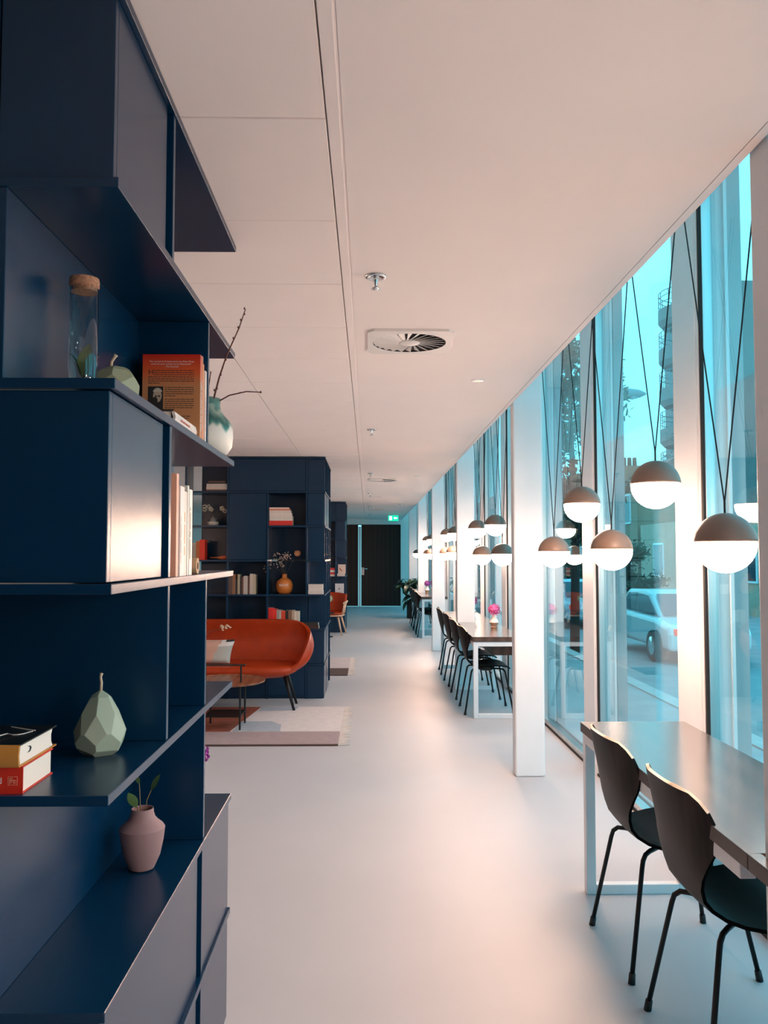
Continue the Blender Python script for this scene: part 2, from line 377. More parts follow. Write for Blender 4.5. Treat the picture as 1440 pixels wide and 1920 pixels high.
def far_unit(y, lab, xr=-.45):
    u = thing('shelving_unit', lab, 'shelving unit', (xr+.45, y, 0), 0, 'navy shelving units')
    xs = [-2.42, -1.90, -1.463, -1.049, -.644, -.45]; D = .37; DE = 1.30
    for k in range(1, 8):
        bd = MB().box(xs[0], xs[2] if k in (4, 5) else xs[5], 0, D, k*m-T, k*m).box(xs[4]-.01, xs[5], D, DE, k*m-T, k*m)
        if k == 4: bd.box(xs[2], xs[3], 0, D, k*m-T, k*m).box(xs[4], xs[5], 0, D, k*m-T, k*m)
        if k == 5: bd.box(xs[2], xs[3], .03, D, k*m-T, k*m).box(xs[3], xs[5], 0, D, k*m-T, k*m)
        bd.build('shelf_board', navy, u)
    part(u, 'plinth', xs[0]+.02, -.48, .03, D-.02, 0, .03); part(u, 'plinth', -.63, -.48, D, DE-.03, 0, .03)
    for k in range(7):
        z0, z1 = row(k)
        for x in xs[1:5]:
            if x == xs[4] and k == 2: continue
            if x == xs[3] and k == 6: continue
            part(u, 'divider', x-T/2, x+T/2, .006, D-.02, z0, z1)
        part(u, 'back_panel', -1.80, xs[4], D-.02, D-.004, z0, z1)
        part(u, 'back_panel', xs[4]-.008, xs[4]+.010, D-.02, DE-.01, z0, z1)
        # corridor side
        if k in (0, 1, 5):
            part(u, 'door_panel', -.476, -.458, .03, .43, z0+.003, z1-.003)
            part(u, 'door_panel', -.474, -.456, .47, .86, z0+.003, z1-.003)
        for yy in (.445, .87, DE-.02): part(u, 'divider', xs[4], -.455, yy-T/2, yy+T/2, z0, z1)
    for k in (0, 1, 4, 5, 6):
        z0, z1 = row(k)
        ins = {6: .030, 5: .004, 4: .022}.get(k, .010)
        part(u, 'door_panel', xs[4]+.012, -.456-(.012 if k in (0, 1, 5) else .0), ins, ins+.018, z0+.003, z1-.003)
    z0 = 6*m; z1 = 7*m-T
    part(u, 'door_panel', xs[2]+.012, xs[4]-.012, .012, .030, z0+.003, z1-.003)
    part(u, 'door_panel', xs[2]+.012, xs[3]-.012, .010, .028, 4*m+.003, 6*m-T-.003)
    for k in (0, 1):
        for a in (1, 2, 3):
            part(u, 'door_panel', xs[a]+.012, xs[a+1]-.012, .012, .030, max(.03, k*m)+.003, (k+1)*m-T-.003)
    return u
far_unit(8.744, 'middle navy shelving unit behind the orange sofa')
far_unit(16.15, 'far navy shelving unit behind the wooden armchair', -.44)

# ------------------------------------------------------------------ books
def cmat(name, rgb, rough=.5): return mat(name, rgb, rough, var=.05, vscale=25)
def book(lab, pos, t, h, d, rgb, spine='+x', flat=False, group=None, pages=True, name='book', parts=None, inset=.003):
    """pos = corner of the book; thickness t, height h, depth d."""
    b = thing(name, lab, 'book', pos, 0, group)
    cm = cmat('cover_%02d%02d%02d' % tuple(int(c*99) for c in rgb), rgb)
    ct = .0022
    # local axes (a thickness, b depth from spine inward, c height)
    if not flat:
        M = {'+x': lambda a, q, c: (-q, a, c), '-y': lambda a, q, c: (a, q, c)}[spine]
    else:
        M = {'+x': lambda a, q, c: (-q, c, a), '-y': lambda a, q, c: (c, q, a)}[spine]
    def bx(mb, a0, a1, q0, q1, c0, c1):
        P = M(a0, q0, c0); Q = M(a1, q1, c1); return mb.box(P[0], Q[0], P[1], Q[1], P[2], Q[2])
    mb = MB(); bx(mb, 0, ct, 0, d, 0, h); bx(mb, t-ct, t, 0, d, 0, h); bx(mb, ct, t-ct, 0, ct, 0, h)
    mb.build('cover', cm, b)
    if pages:
        bx(MB(), ct, t-ct, ct, d-inset, inset, h-inset).build('pages', cream, b)
    if parts: parts(b, M)
    return b
RED = (.55, .012, .006); ORG = (.62, .16, .05); WHT = (.72, .66, .62); PNK = (.78, .55, .47); BLK = (.012, .012, .013); CRM = (.66, .55, .42); BRN = (.13, .06, .035); GRY = (.33, .32, .30)
inkd = mat('ink_dark', (.05, .025, .02), .7); inkw = mat('ink_white', (.75, .70, .66), .7); inkg = mat('ink_gold', (.45, .26, .09), .5); inkr = mat('ink_red', (.45, .05, .03), .6)
def dashes(parent, place, u0, u1, v0, rows, dv, size, ink, name='print_lines', seed=0, ragged=.8):
    rnd = random.Random(seed); mb = MB()
    for r in range(rows):
        u = u0; end = u1 if r < rows-1 else u0+(u1-u0)*ragged
        while u < end-size*.5:
            wd = min(size*rnd.uniform(1.2, 4.2), end-u); v = v0-r*dv
            mb.quad(place(u, v), place(u+wd, v), place(u+wd, v+size*.62), place(u, v+size*.62)); u += wd+size*.45
    return tag(mb.build(name, ink, parent), kind='stuff')
# --- orange-red book with portrait on the back cover
ob = thing('book', 'orange red book turned with its printed back cover and portrait to the camera', 'book', (-.598, 2.213, 5*m), 0, 'upright books on the upper shelf')
def grad_mat():
    mt = bpy.data.materials.new('orange_cover'); mt.use_nodes = True; n = mt.node_tree.nodes; L = mt.node_tree.links; p = n['Principled BSDF']
    t = n.new('ShaderNodeTexCoord'); s = n.new('ShaderNodeSeparateXYZ'); r = n.new('ShaderNodeValToRGB'); mp = n.new('ShaderNodeMath'); mp.operation = 'DIVIDE'; mp.inputs[1].default_value = .225
    L.new(t.outputs['Object'], s.inputs[0]); L.new(s.outputs['Z'], mp.inputs[0]); L.new(mp.outputs[0], r.inputs[0])
    e = r.color_ramp.elements; e[0].position = .05; e[0].color = (.50, .21, .085, 1); e[1].position = 1; e[1].color = (.52, .012, .004, 1)
    a = e.new(.62); a.color = (.50, .20, .08, 1); a = e.new(.80); a.color = (.62, .09, .02, 1)
    L.new(r.outputs[0], p.inputs['Base Color']); p.inputs['Roughness'].default_value = .4; return mt
ocov = grad_mat(); bw, bh, bt = .152, .224, .020
MB().box(0, bw, 0, .0018, 0, bh).box(0, bw, bt-.0018, bt, 0, bh).box(bw-.0018, bw, .0018, bt-.0018, 0, bh).build('cover', ocov, ob)
B(.003, bw-.002, .0018, bt-.0018, .003, bh-.003).build('pages', cream, ob)
pl = lambda u, v: (u, -.0006, v)
for i, tx in enumerate(['“Ver van huis is de beste roman van Peter Carey', 'sinds Het ware verhaal van de Kelly-bende.”', '– The Guardian']):
    textmesh(tx, .0060, inkw, ob, lambda u, v, i=i: (bw*.5+u, -.0006, .203-i*.0068+v), align='CENTER')
textmesh('H', .019, inkd, ob, lambda u, v: (.015+u*1.05, -.0006, .170+v))
dashes(ob, pl, .030, .136, .1795, 3, .0056, .0030, inkd, seed=1, ragged=1)
dashes(ob, pl, .015, .136, .1627, 4, .0056, .0030, inkd, seed=2, ragged=.25)
dashes(ob, pl, .059, .136, .1345, 5, .0056, .0030, inkd, seed=3, ragged=.4)
dashes(ob, pl, .059, .136, .1030, 6, .0056, .0030, inkd, seed=4, ragged=.35)
dashes(ob, pl, .092, .130, .058, 2, .0056, .0032, inkd, seed=5)
# small portrait
pf = B(.015, .055, -.0008, 0, .076, .138).build('portrait_print', mat('portrait_dark', (.012, .010, .009), .6), ob)
skin = mat('portrait_light', (.42, .30, .22), .7, var=.25, vscale=120); hairm = mat('portrait_grey', (.5, .42, .35), .7, var=.2, vscale=200)
def blob(cx, cz, rx, rz, y, mt, nm, a0=0, a1=360):
    pts = [(cx+rx*math.cos(R(a0+(a1-a0)*i/20)), cz+rz*math.sin(R(a0+(a1-a0)*i/20))) for i in range(21 if a1-a0 < 360 else 20)]
    MB().add([(x, y, z) for x, z in pts], [tuple(range(len(pts)))]).build(nm, mt, pf)
blob(.040, .113, .0115, .0175, -.0010, skin, 'face_print'); blob(.0405, .121, .0125, .013, -.0012, hairm, 'hair_print', 10, 170)
blob(.0365, .112, .0035, .0022, -.0013, inkd, 'glasses_print'); blob(.0445, .112, .0035, .0022, -.0013, inkd, 'glasses_print'); blob(.034, .100, .007, .010, -.0013, MATS['portrait_dark'], 'shade_print')
dashes(ob, lambda u, v: (bw+.0006, .004+v, .02+u), 0, .17, .005, 1, .01, .008, inkw, seed=9)
def spine_marks(ink, sz, u0, u1, seed):
    def f(b, M, ink=ink):
        dashes(b, lambda u, v: M(v, -.0005, u), u0, u1, .0055, 1, .01, sz, ink, 'spine_print', seed=seed)
    return f
book('second upright book on the upper shelf with a worn orange spine', (-.446, 2.2345, 5*m), .017, .226, .15, (.48, .16, .07), group='upright books on the upper shelf', parts=spine_marks(inkw, .006, .03, .2, 11))
book('third upright book on the upper shelf, bright orange spine', (-.447, 2.252, 5*m), .018, .209, .145, (.68, .22, .06), group='upright books on the upper shelf')
book('thick pale book with cream jacket behind the orange ones', (-.455, 2.2705, 5*m), .012, .232, .15, WHT, group='upright books on the upper shelf')
book('slim white book beside the divider on the upper shelf', (-.446, 2.283, 5*m), .018, .196, .145, (.75, .62, .56), group='upright books on the upper shelf', parts=spine_marks(inkr, .005, .03, .15, 12))
# lying book with rounded white spine
lb = thing('book', 'white book lying flat before the orange red book', 'book', (-.452, 1.965, 5*m))
prof = [(-.148, 0), (-.010, 0), (-.003, .004), (0, .016), (-.003, .029), (-.010, .033), (-.148, .033), (-.148, .030), (-.011, .030), (-.006, .016), (-.011, .003), (-.148, .003)]
MB().prism(prof, 'y', 0, .245).build('cover', cmat('c_lying', (.70, .58, .52)), lb, angle=30)
B(-.145, -.012, .004, .241, .0032, .0298).build('pages', cream, lb)
MB().box(-.1485, -.006, -.001, .0005, .0295, .0345).build('cover_edge', cmat('c_lyingdark', (.03, .02, .02)), lb)
dashes(lb, lambda u, v: (.0008, .05+u, .012+v), 0, .13, .002, 1, .01, .007, inkr, 'spine_print', seed=5)
# books on the middle shelf (row 4)
zb = 4*m
book('tall thin salmon orange book leaning on the divider', (-.446, 1.957, zb), .022, .240, .16, (.80, .36, .24), group='upright books on the middle shelf')
book('tall dark edged book next to the salmon one', (-.452, 1.9805, zb), .016, .215, .16, (.16, .04, .05), group='upright books on the middle shelf')
book('white book with faint vertical title on the middle shelf', (-.446, 1.998, zb), .044, .214, .16, (.80, .66, .60), group='upright books on the middle shelf', parts=spine_marks(mat('ink_pale', (.62, .45, .36), .7), .010, .03, .17, 13))
book('cream book with orange vertical title on the middle shelf', (-.448, 2.0435, zb), .036, .205, .16, (.78, .60, .50), group='upright books on the middle shelf', parts=spine_marks(mat('ink_orange', (.62, .28, .10), .7), .014, .05, .18, 14))
book('light grey slim book on the middle shelf', (-.447, 2.081, zb), .018, .222, .16, (.62, .56, .50), group='upright books on the middle shelf')
book('white book with brown lettering, last before the paper roll', (-.446, 2.100, zb), .034, .214, .16, (.82, .70, .62), group='upright books on the middle shelf', parts=spine_marks(mat('ink_brown', (.42, .24, .10), .7), .012, .04, .2, 15))
# paper roll
tanm = mat('kraft_paper', (.55, .30, .16), .7, var=.15, vscale=20)
rl = thing('tape_roll', 'tan paper roll lying at the end of the middle book row', 'roll', (-.500, 2.21, zb+.0215))
MB().lathe([(.011, 0), (.0205, 0), (.0215, .002), (.0215, .052), (.0205, .054), (.011, .054), (.011, 0)], n=36, axis='x').build('roll', tanm, rl, angle=40)
MB().lathe([(.0218, .016), (.0218, .024)], n=36, axis='x').build('paper_band', cream, rl, smooth=True)
MB().lathe([(.009, .001), (.0108, .001), (.0108, .0535), (.009, .0535), (.009, .001)], n=28, axis='x').build('core', cmat('core', (.3, .16, .09)), rl)
# two stacked books beside the faceted pear
zc = 3*m
def red_parts(b, M): pass
rb = book('thick red paperback under the yellow spined one on the lower shelf', (-.830, 1.468, zc), .046, .240, .137, (.62, .022, .006), '-y', True, 'stacked books beside the pear')
textmesh('ood', .015, inkw, rb, lambda u, v: (.181+u, -.0006, .0175+v))
def em(b, y): 
    mb = MB()
    for x0, x1, z0, z1 in ((.215, .231, .0145, .0150), (.215, .231, .0285, .0290), (.215, .2155, .0145, .0290), (.2305, .231, .0145, .0290), (.217, .2295, .0215, .0228), (.2175, .2188, .0165, .0262), (.2205, .2216, .0185, .0250), (.2245, .2258, .0165, .0240), (.2175, .2225, .0255, .0268), (.2265, .2292, .0180, .0192)):
        mb.box(x0, x1, y, 0, z0, z1)
    mb.build('square_emblem', mat('ink_salmon', (.75, .28, .18), .6), b)
em(rb, -.0006)
yb_ = thing('book', 'black covered book with yellow spine on top of the red paperback', 'book', (-.835, 1.460, zc+.046), 0, 'stacked books beside the pear')
yc_ = cmat('yellow_spine', (.52, .21, .035)); bkc = cmat('black_cover', (.008, .008, .009), .35)
MB().prism([(0, 0), (-.004, .004), (-.006, .019), (-.004, .034), (0, .038), (.003, .036), (-.001, .019), (.003, .002)], 'x', 0, .242).build('spine', yc_, yb_, angle=40)
MB().box(0, .242, .002, .170, .0, .0025).build('back_board', yc_, yb_)
MB().box(0, .2425, .000, .168, .0358, .0382).build('front_board', bkc, yb_)
MB().prism([(.003, .0026), (.158, .0026), (.151, .012), (.150, .024), (.157, .0357), (.003, .0357), (0, .019)], 'x', .002, .239).build('pages', cream, yb_)
MB().prism([(.190+.006*math.cos(R(a))*(1 if i % 2 else .35), .019+.006*math.sin(R(a))*(1 if i % 2 else .35)) for i, a in enumerate(range(0, 360, 45))], 'y', -.0068, -.0050).build('star_mark', bkc, yb_)
MB().prism([(.040, .027), (.052, .026), (.058, .021), (.052, .016), (.040, .016), (.050, .019), (.050, .024)], 'x', .2385, .2396).build('ribbon_hole', bkc, yb_)
def scribble(pts, w_, z, mt, nm):
    mb = MB(); mb.tube([(x, y, z) for x, y in pts], w_, 5); return mb.build(nm, mt, yb_)
scribble([(.10+.0075*i, .030+.028*math.sin(i*1.25)*(.6+.4*math.cos(i*.7))+.004*i) for i in range(17)], .0009, .0385, inkw, 'script_lettering')
scribble([(.165, .150), (.20, .128), (.222, .116)], .0012, .0385, inkw, 'script_lettering')
dashes(yb_, lambda u, v: (.19+u*.25+v*.2, .012+u, .0386), 0, .11, .0, 1, .01, .008, inkg, 'gold_lettering', seed=8)
MB().add([(.10, .07, .0386), (.135, .06, .0386), (.150, .085, .0386), (.13, .105, .0386), (.10, .10, .0386)], [(0, 1, 2, 3, 4)]).build('cover_figure', mat('ink_grey', (.35, .36, .38), .6), yb_)

# ------------------------------------------------------------------ ornaments on the near unit
sage = mat('sage_ceramic', (.33, .38, .29), .55, var=.05, bump=.05)
olive = mat('olive_ceramic', (.30, .31, .20), .5, var=.06)
stemm = mat('pale_stem', (.55, .40, .28), .6, var=.15, vscale=60)
pr = thing('ceramic_pear', 'sage green faceted ceramic pear on the lower shelf', 'ornament', (-.550, 1.755, zc))
def facet_obj(planes, h, name, mt, parent):
    bm = bmesh.new(); bmesh.ops.create_cube(bm, size=.4)
    cuts = [(Vector((0, 0, 0)), Vector((0, 0, -1))), (Vector((0, 0, h)), Vector((0, 0, 1)))]
    for r, z, el, nn, ph in planes:
        for i in range(nn):
            a = 2*math.pi*i/nn+ph; e = R(el)
            cuts.append((Vector((r*math.cos(a), r*math.sin(a), z)), Vector((math.cos(a)*math.cos(e), math.sin(a)*math.cos(e), math.sin(e)))))
    for co_, no in cuts:
        bmesh.ops.bisect_plane(bm, geom=bm.verts[:]+bm.edges[:]+bm.faces[:], plane_co=co_, plane_no=no, clear_outer=True, dist=1e-6)
        be = [e for e in bm.edges if e.is_boundary]
        if be: bmesh.ops.edgenet_fill(bm, edges=be)
    bmesh.ops.recalc_face_normals(bm, faces=bm.faces)
    me = bpy.data.meshes.new(name); bm.to_mesh(me); bm.free(); me.materials.append(mt)
    o = bpy.data.objects.new(name, me); C.objects.link(o); o.parent = parent
    b = o.modifiers.new('bevel', 'BEVEL'); b.width = .0018; b.segments = 2
    return o
facet_obj([(.034, .008, -52, 5, .3), (.0445, .026, -18, 6, .15), (.0465, .050, 13, 6, .65), (.033, .086, 26, 6, .1), (.0165, .118, 50, 5, .3)], .131, 'body', sage, pr)
MB().tube([(0, 0, .125), (.001, 0, .145), (-.001, 0, .156), (.001, 0, .164)], [.0032, .0030, .0028, .0036]).build('stem', stemm, pr, smooth=True)
ap = thing('ceramic_apple', 'olive green faceted ceramic apple beside the glass tube', 'ornament', (-.532, 1.765, 5*m))
facet_obj([(.036, .012, -45, 5, .2), (.0425, .038, -4, 6, .5), (.038, .066, 32, 6, .1), (.026, .081, 58, 5, .4)], .088, 'body', olive, ap)
MB().tube([(-.012, 0, .085), (-.010, 0, .100), (-.004, 0, .110), (-.001, 0, .115)], [.0035, .003, .0035, .005]).build('stem', stemm, ap, smooth=True)
# glass tube
gt = thing('glass_tube', 'tall glass tube with cork lid and a leaf sprig inside', 'glass jar', (-.580, 1.70, 5*m))
MB().lathe([(.0, .0), (.026, 0), (.0285, .003), (.0285, .235), (.0268, .235), (.0268, .005), (0, .005)], n=40).build('glass_body', tubeglass, gt, smooth=True)
cork = mat('cork', (.46, .20, .11), .8, var=.35, vscale=180, bump=.4, bscale=300)
MB().lathe([(0, .228), (.0262, .228), (.0268, .232), (.0268, .2365), (.0292, .238), (.0297, .250), (.0285, .256), (0, .257)], n=36).build('cork_lid', cork, gt, angle=50)
leafm = mat('leaf_olive', (.16, .19, .06), .5, var=.15, vscale=30); leafd = mat('leaf_dark', (.035, .045, .025), .5, var=.2)
def leaf_mesh(L_, W, fold=.25, curl=.2, n=7):
    mb = MB(); vs = []; fs = []
    for i in range(n+1):
        t = i/n; wd = W*math.sin(math.pi*min(1, t*.97+.015))**.8*(1-.25*t); z = -curl*L_*t*t
        vs += [(t*L_, -wd, z+fold*wd), (t*L_, 0, z), (t*L_, wd, z+fold*wd)]
    for i in range(n):
        a = i*3; fs += [(a, a+1, a+4, a+3), (a+1, a+2, a+5, a+4)]
    vs2 = [(x, y, z-.0006) for x, y, z in vs]; nv = len(vs)
    fs2 = [tuple(j+nv for j in f[::-1]) for f in fs]
    return mb.add(vs+vs2, fs+fs2)
def place(o, loc, az, el, roll=0):
    o.matrix_local = Matrix.Translation(loc) @ Matrix.Rotation(az, 4, 'Z') @ Matrix.Rotation(-el, 4, 'Y') @ Matrix.Rotation(roll, 4, 'X')
for az, el, L_, W, mt in ((R(82), R(86), .078, .019, leafm), (R(170), R(72), .062, .008, leafd), (R(20), R(70), .060, .008, leafd), (R(100), R(74), .055, .010, leafd)):
    o = leaf_mesh(L_, W).build('leaf', mt, gt, smooth=True); place(o, (.002, 0, .050), az, el, 0)
MB().tube([(0, 0, .006), (.003, .002, .03), (0, 0, .056)], .0018).build('sprig_stem', leafd, gt, smooth=True)
MB().tube([(-.016, -.004, .046), (.002, 0, .054), (.016, .006, .062)], .0012).build('sprig_stem', leafd, gt, smooth=True)
# green and white vase with twigs
def vase_mat():
    mt = bpy.data.materials.new('marbled_vase'); mt.use_nodes = True; n = mt.node_tree.nodes; L = mt.node_tree.links; p = n['Principled BSDF']
    t = n.new('ShaderNodeTexCoord'); s = n.new('ShaderNodeSeparateXYZ'); nz = n.new('ShaderNodeTexNoise'); nz.inputs['Scale'].default_value = 9; nz.inputs['Distortion'].default_value = .8
    L.new(t.outputs['Object'], s.inputs[0]); L.new(t.outputs['Object'], nz.inputs[0])
    a = n.new('ShaderNodeMath'); a.operation = 'MULTIPLY_ADD'; a.inputs[1].default_value = .13; L.new(nz.outputs[0], a.inputs[0]); L.new(s.outputs['Z'], a.inputs[2])
    r = n.new('ShaderNodeValToRGB'); L.new(a.outputs[0], r.inputs[0]); e = r.color_ramp.elements
    e[0].position = .0; e[0].color = (.74, .66, .58, 1); e[1].position = .26; e[1].color = (.16, .28, .24, 1)
    for ps, c in ((.146, (.76, .68, .60, 1)), (.158, (.04, .20, .17, 1)), (.175, (.02, .09, .085, 1)), (.19, (.10, .24, .20, 1)), (.205, (.30, .36, .30, 1)), (.22, (.05, .17, .15, 1))):
        q = e.new(ps); q.color = c
    L.new(r.outputs[0], p.inputs['Base Color']); p.inputs['Roughness'].default_value = .38; return mt
twig = mat('twig_bark', (.13, .035, .022), .6, var=.2, vscale=60)
gv = thing('vase', 'white vase with dark green marbled neck holding bare twigs', 'vase', (-.515, 2.615, 5*m))
MB().lathe([(0, 0), (.060, 0), (.074, .008), (.088, .03), (.0915, .06), (.090, .09), (.080, .110), (.066, .126), (.054, .142), (.050, .158), (.052, .180), (.049, .180), (.047, .150), (.05, .14), (0, .05)], n=48).build('body', vase_mat(), gv, smooth=True)
br = [(.01, -.01, .10), (.035, -.03, .17), (.058, -.06, .235), (.085, -.085, .30), (.125, -.11, .375), (.145, -.12, .430)]
bo = MB().tube(br, [.0034, .0030, .0027, .0024, .0020, .0014], 7).build('twig', twig, gv, smooth=True)
def bud(mb, p, s): mb.lathe([(0, -s*.4), (s*.55, 0), (s*.45, s*.8), (0, s*1.5)], p, 8)
mb = MB()
for f in (.15, .3, .42, .55, .63, .72, .80, .88, .94, 1.0):
    q = f*(len(br)-1); i = min(int(q), len(br)-2); p = Vector(br[i]).lerp(Vector(br[i+1]), q-i); bud(mb, p+Vector((.003*(1 if int(f*50) % 2 else -1), 0, .0)), .0044)
mb.build('buds', twig, bo, smooth=True)
br2 = [(.01, 0, .10), (.045, 0, .172), (.085, -.03, .186), (.14, -.05, .194), (.185, -.06, .190)]
bo = MB().tube(br2, [.0026, .0024, .0021, .0018, .0014], 7).build('twig', twig, gv, smooth=True)
mb = MB(); bud(mb, (.185, -.06, .188), .005); bud(mb, (.12, -.045, .190), .0035); bud(mb, (.15, -.05, .192), .003); mb.build('buds', twig, bo, smooth=True)
bo = MB().tube([(.0, 0, .10), (.018, -.02, .17), (.020, -.03, .21), (.028, -.04, .255)], [.0028, .0024, .002, .0014], 7).build('twig', twig, gv, smooth=True)
mb = MB(); bud(mb, (.020, -.03, .208), .005); bud(mb, (.028, -.04, .253), .004); bud(mb, (.038, -.03, .20), .005); mb.build('buds', twig, bo, smooth=True)
# pink vase
pinkm = mat('dusty_pink_ceramic', (.33, .175, .17), .7, var=.04, bump=.05)
pv = thing('vase', 'dusty pink matte vase with leaf sprigs on the low shelf', 'vase', (-.552, 2.10, 2*m))
MB().lathe([(0, 0), (.022, 0), (.030, .004), (.044, .035), (.051, .070), (.054, .094), (.0545, .099), (.050, .106), (.040, .114), (.031, .124), (.027, .136), (.0265, .146), (.0245, .146), (.025, .135), (.03, .12), (0, .06)], n=48).build('body', pinkm, pv, angle=28)
stg = mat('sprig_stem', (.20, .13, .05), .6, var=.2); lfg = mat('leaf_green', (.10, .17, .05), .5, var=.2, vscale=40)
for pts_ in ([(-.004, -.004, .08), (-.010, -.008, .15), (-.030, -.012, .185)], [(0, 0, .08), (-.006, 0, .16), (-.008, -.004, .215)], [(.006, 0, .08), (.010, 0, .165), (.028, 0, .205)]):
    MB().tube(pts_, [.0014, .0012, .0009], 6).build('sprig', stg, pv, smooth=True)
for loc, az, el, L_, W, roll in (((-.012, -.008, .150), R(-150), R(62), .045, .013, R(70)), ((.020, 0, .188), R(-20), R(62), .046, .009, R(75)), ((-.008, -.004, .205), R(200), R(70), .030, .007, R(60))):
    o = leaf_mesh(L_, W, .15, .1).build('leaf', lfg, pv, smooth=True); place(o, loc, az, el, roll)
# purple allium in a small vase in the far low bay
purp = mat('allium_purple', (.42, .05, .36), .6, var=.35, vscale=60)
av = thing('flower_vase', 'small vase with a purple allium half hidden behind the divider', 'vase', (-.525, 2.58, 2*m))
MB().lathe([(0, 0), (.022, 0), (.026, .02), (.020, .05), (.010, .065), (.011, .075), (.009, .075), (0, .03)], n=28).build('body', pinkm, av, smooth=True)
MB().tube([(0, 0, .03), (.003, 0, .09), (.01, 0, .15)], .0016, 6).build('stem', lfg, av, smooth=True)
def allium(c, r, parent, mt, nflo=90, seed=1):
    rn = random.Random(seed); mb = MB()
    for i in range(nflo):
        zz = 1-2*(i+.5)/nflo; ph = i*2.39996; q = math.sqrt(1-zz*zz); d = Vector((q*math.cos(ph), q*math.sin(ph), zz))
        k = r*rn.uniform(.78, 1.05); p = Vector(c)+d*k; t = d.orthogonal().normalized(); b = d.cross(t); s = r*.16
        for a in range(3):
            e = (t*math.cos(a*2.1)+b*math.sin(a*2.1)); mb.add([p-d*s*.8, p+e*s-t*s*.2, p+d*s*.9, p+e*s*.6+b*s*.5], [(0, 1, 2), (0, 2, 3)])
    mb.lathe([(0, -r*.8), (r*.55, -r*.58), (r*.8, 0), (r*.55, r*.58), (0, r*.8)], c, 12)
    return tag(mb.build('florets', mt, parent), kind='stuff')
allium((.012, 0, .165), .034, av, purp)

# ------------------------------------------------------------------ things on the middle unit (Y 8.744) and the far unit
def stack(x0, y0, z, items, grp, labs, sp='-y'):
    for (t, h, d, rgb, dx), lab in zip(items, labs):
        pf_ = None
        book(lab, (x0+dx, y0, z), t, h, d, rgb, sp, True, grp); z += t
Y2 = 8.744
stack(-1.690, Y2+.03, 6*m, [(.018, .205, .15, BRN, .0), (.030, .215, .16, (.55, .46, .40), -.002), (.030, .215, .16, (.50, .44, .40), 0), (.016, .19, .15, BLK, .01), (.012, .17, .14, BRN, .02)], 'books lying in the top left cell',
      ['brown book at the bottom of the top left stack', 'lower cream book in the top left stack', 'upper cream book in the top left stack', 'black book in the top left stack', 'thin dark book topping the top left stack'])
stack(-1.035, Y2+.02, 5*m, [(.050, .245, .17, (.60, .02, .012), 0), (.050, .240, .17, (.62, .55, .50), .004), (.030, .232, .16, (.66, .58, .52), .002), (.026, .225, .16, (.60, .52, .48), .002), (.018, .215, .15, (.62, .20, .12), 0), (.014, .205, .15, (.66, .55, .48), .0)], 'stack of books above the orange vase',
      ['big red book at the bottom of the stack above the orange vase', 'thick white book with a small emblem on the big red book', 'third white book from the bottom above the orange vase', 'fourth white book from the bottom above the orange vase', 'orange edged book near the top of the stack above the orange vase', 'thin pale book topping the stack above the orange vase'])
stack(-.625, Y2+.02, 3*m, [(.034, .155, .13, (.50, .46, .44), 0), (.034, .150, .13, (.56, .50, .47), .002), (.034, .152, .13, (.52, .47, .44), 0)], 'white books in the corner cell',
      ['bottom white book in the corner cell', 'middle white book in the corner cell', 'top white book in the corner cell'])
def uprow(x, y, z, items, grp, labs):
    for (t, h, d, rgb), lab in zip(items, labs):
        book(lab, (x, y, z), t, h, d, rgb, '-y', False, grp); x += t+.001
rowB = [(.040, .200, .15, (.10, .06, .05)), (.034, .205, .15, (.22, .10, .05)), (.020, .16, .14, BLK), (.024, .205, .15, (.35, .31, .22)), (.018, .18, .15, BLK), (.016, .18, .15, (.15, .05, .03)), (.043, .190, .15, (.45, .40, .36)), (.020, .185, .15, (.10, .04, .03)), (.034, .212, .15, (.50, .42, .36)), (.026, .205, .15, (.42, .36, .26))]
labB = ['dark photo book first in the row left of the orange vase', 'brown photo book second in the row left of the orange vase', 'low black book in the row left of the orange vase', 'olive cream book in the row left of the orange vase', 'narrow black book in the row left of the orange vase', 'narrow maroon book in the row left of the orange vase', 'white framed book with dark pictures in the row left of the orange vase', 'dark brown thin book in the row left of the orange vase', 'pale book with a torn dark figure in the row left of the orange vase', 'beige last book in the row left of the orange vase']
uprow(-1.455, Y2+.03, 3*m, rowB, 'upright books left of the orange vase', labB)
rowC = [(.050, .215, .15, (.62, .012, .008)), (.034, .205, .15, (.66, .02, .012)), (.026, .195, .15, (.30, .29, .27)), (.020, .190, .15, (.45, .42, .38)), (.042, .185, .15, (.60, .05, .02)), (.030, .190, .15, BLK), (.034, .188, .15, (.20, .09, .05)), (.024, .190, .15, (.40, .31, .22)), (.026, .180, .15, (.60, .50, .42)), (.022, .178, .15, (.5, .43, .36))]
labC = ['tall red book first behind the sofa back', 'second red book behind the sofa back', 'grey book beside the two red ones behind the sofa', 'light grey book fourth behind the sofa back', 'orange red book with a flower mark behind the sofa', 'black book in the row behind the sofa', 'brown picture book in the row behind the sofa', 'tan book in the row behind the sofa', 'white book next to last behind the sofa', 'pale last book of the row behind the sofa']
uprow(-1.038, Y2+.03, 2*m, rowC, 'upright books behind the sofa', labC)
b1 = book('black and brown book lying at the end of the sofa row, lower one', (-.72, Y2+.03, 2*m), .030, .205, .15, (.05, .02, .015), '-y', True, 'black books lying by the corner')
b2 = book('black book with bold white letters lying on another', (-.735, Y2+.025, 2*m+.030), .032, .215, .15, BLK, '-y', True, 'black books lying by the corner')
textmesh('ONTI', .026, inkw, b2, lambda u, v: (.012+u, -.0008, .007+v))
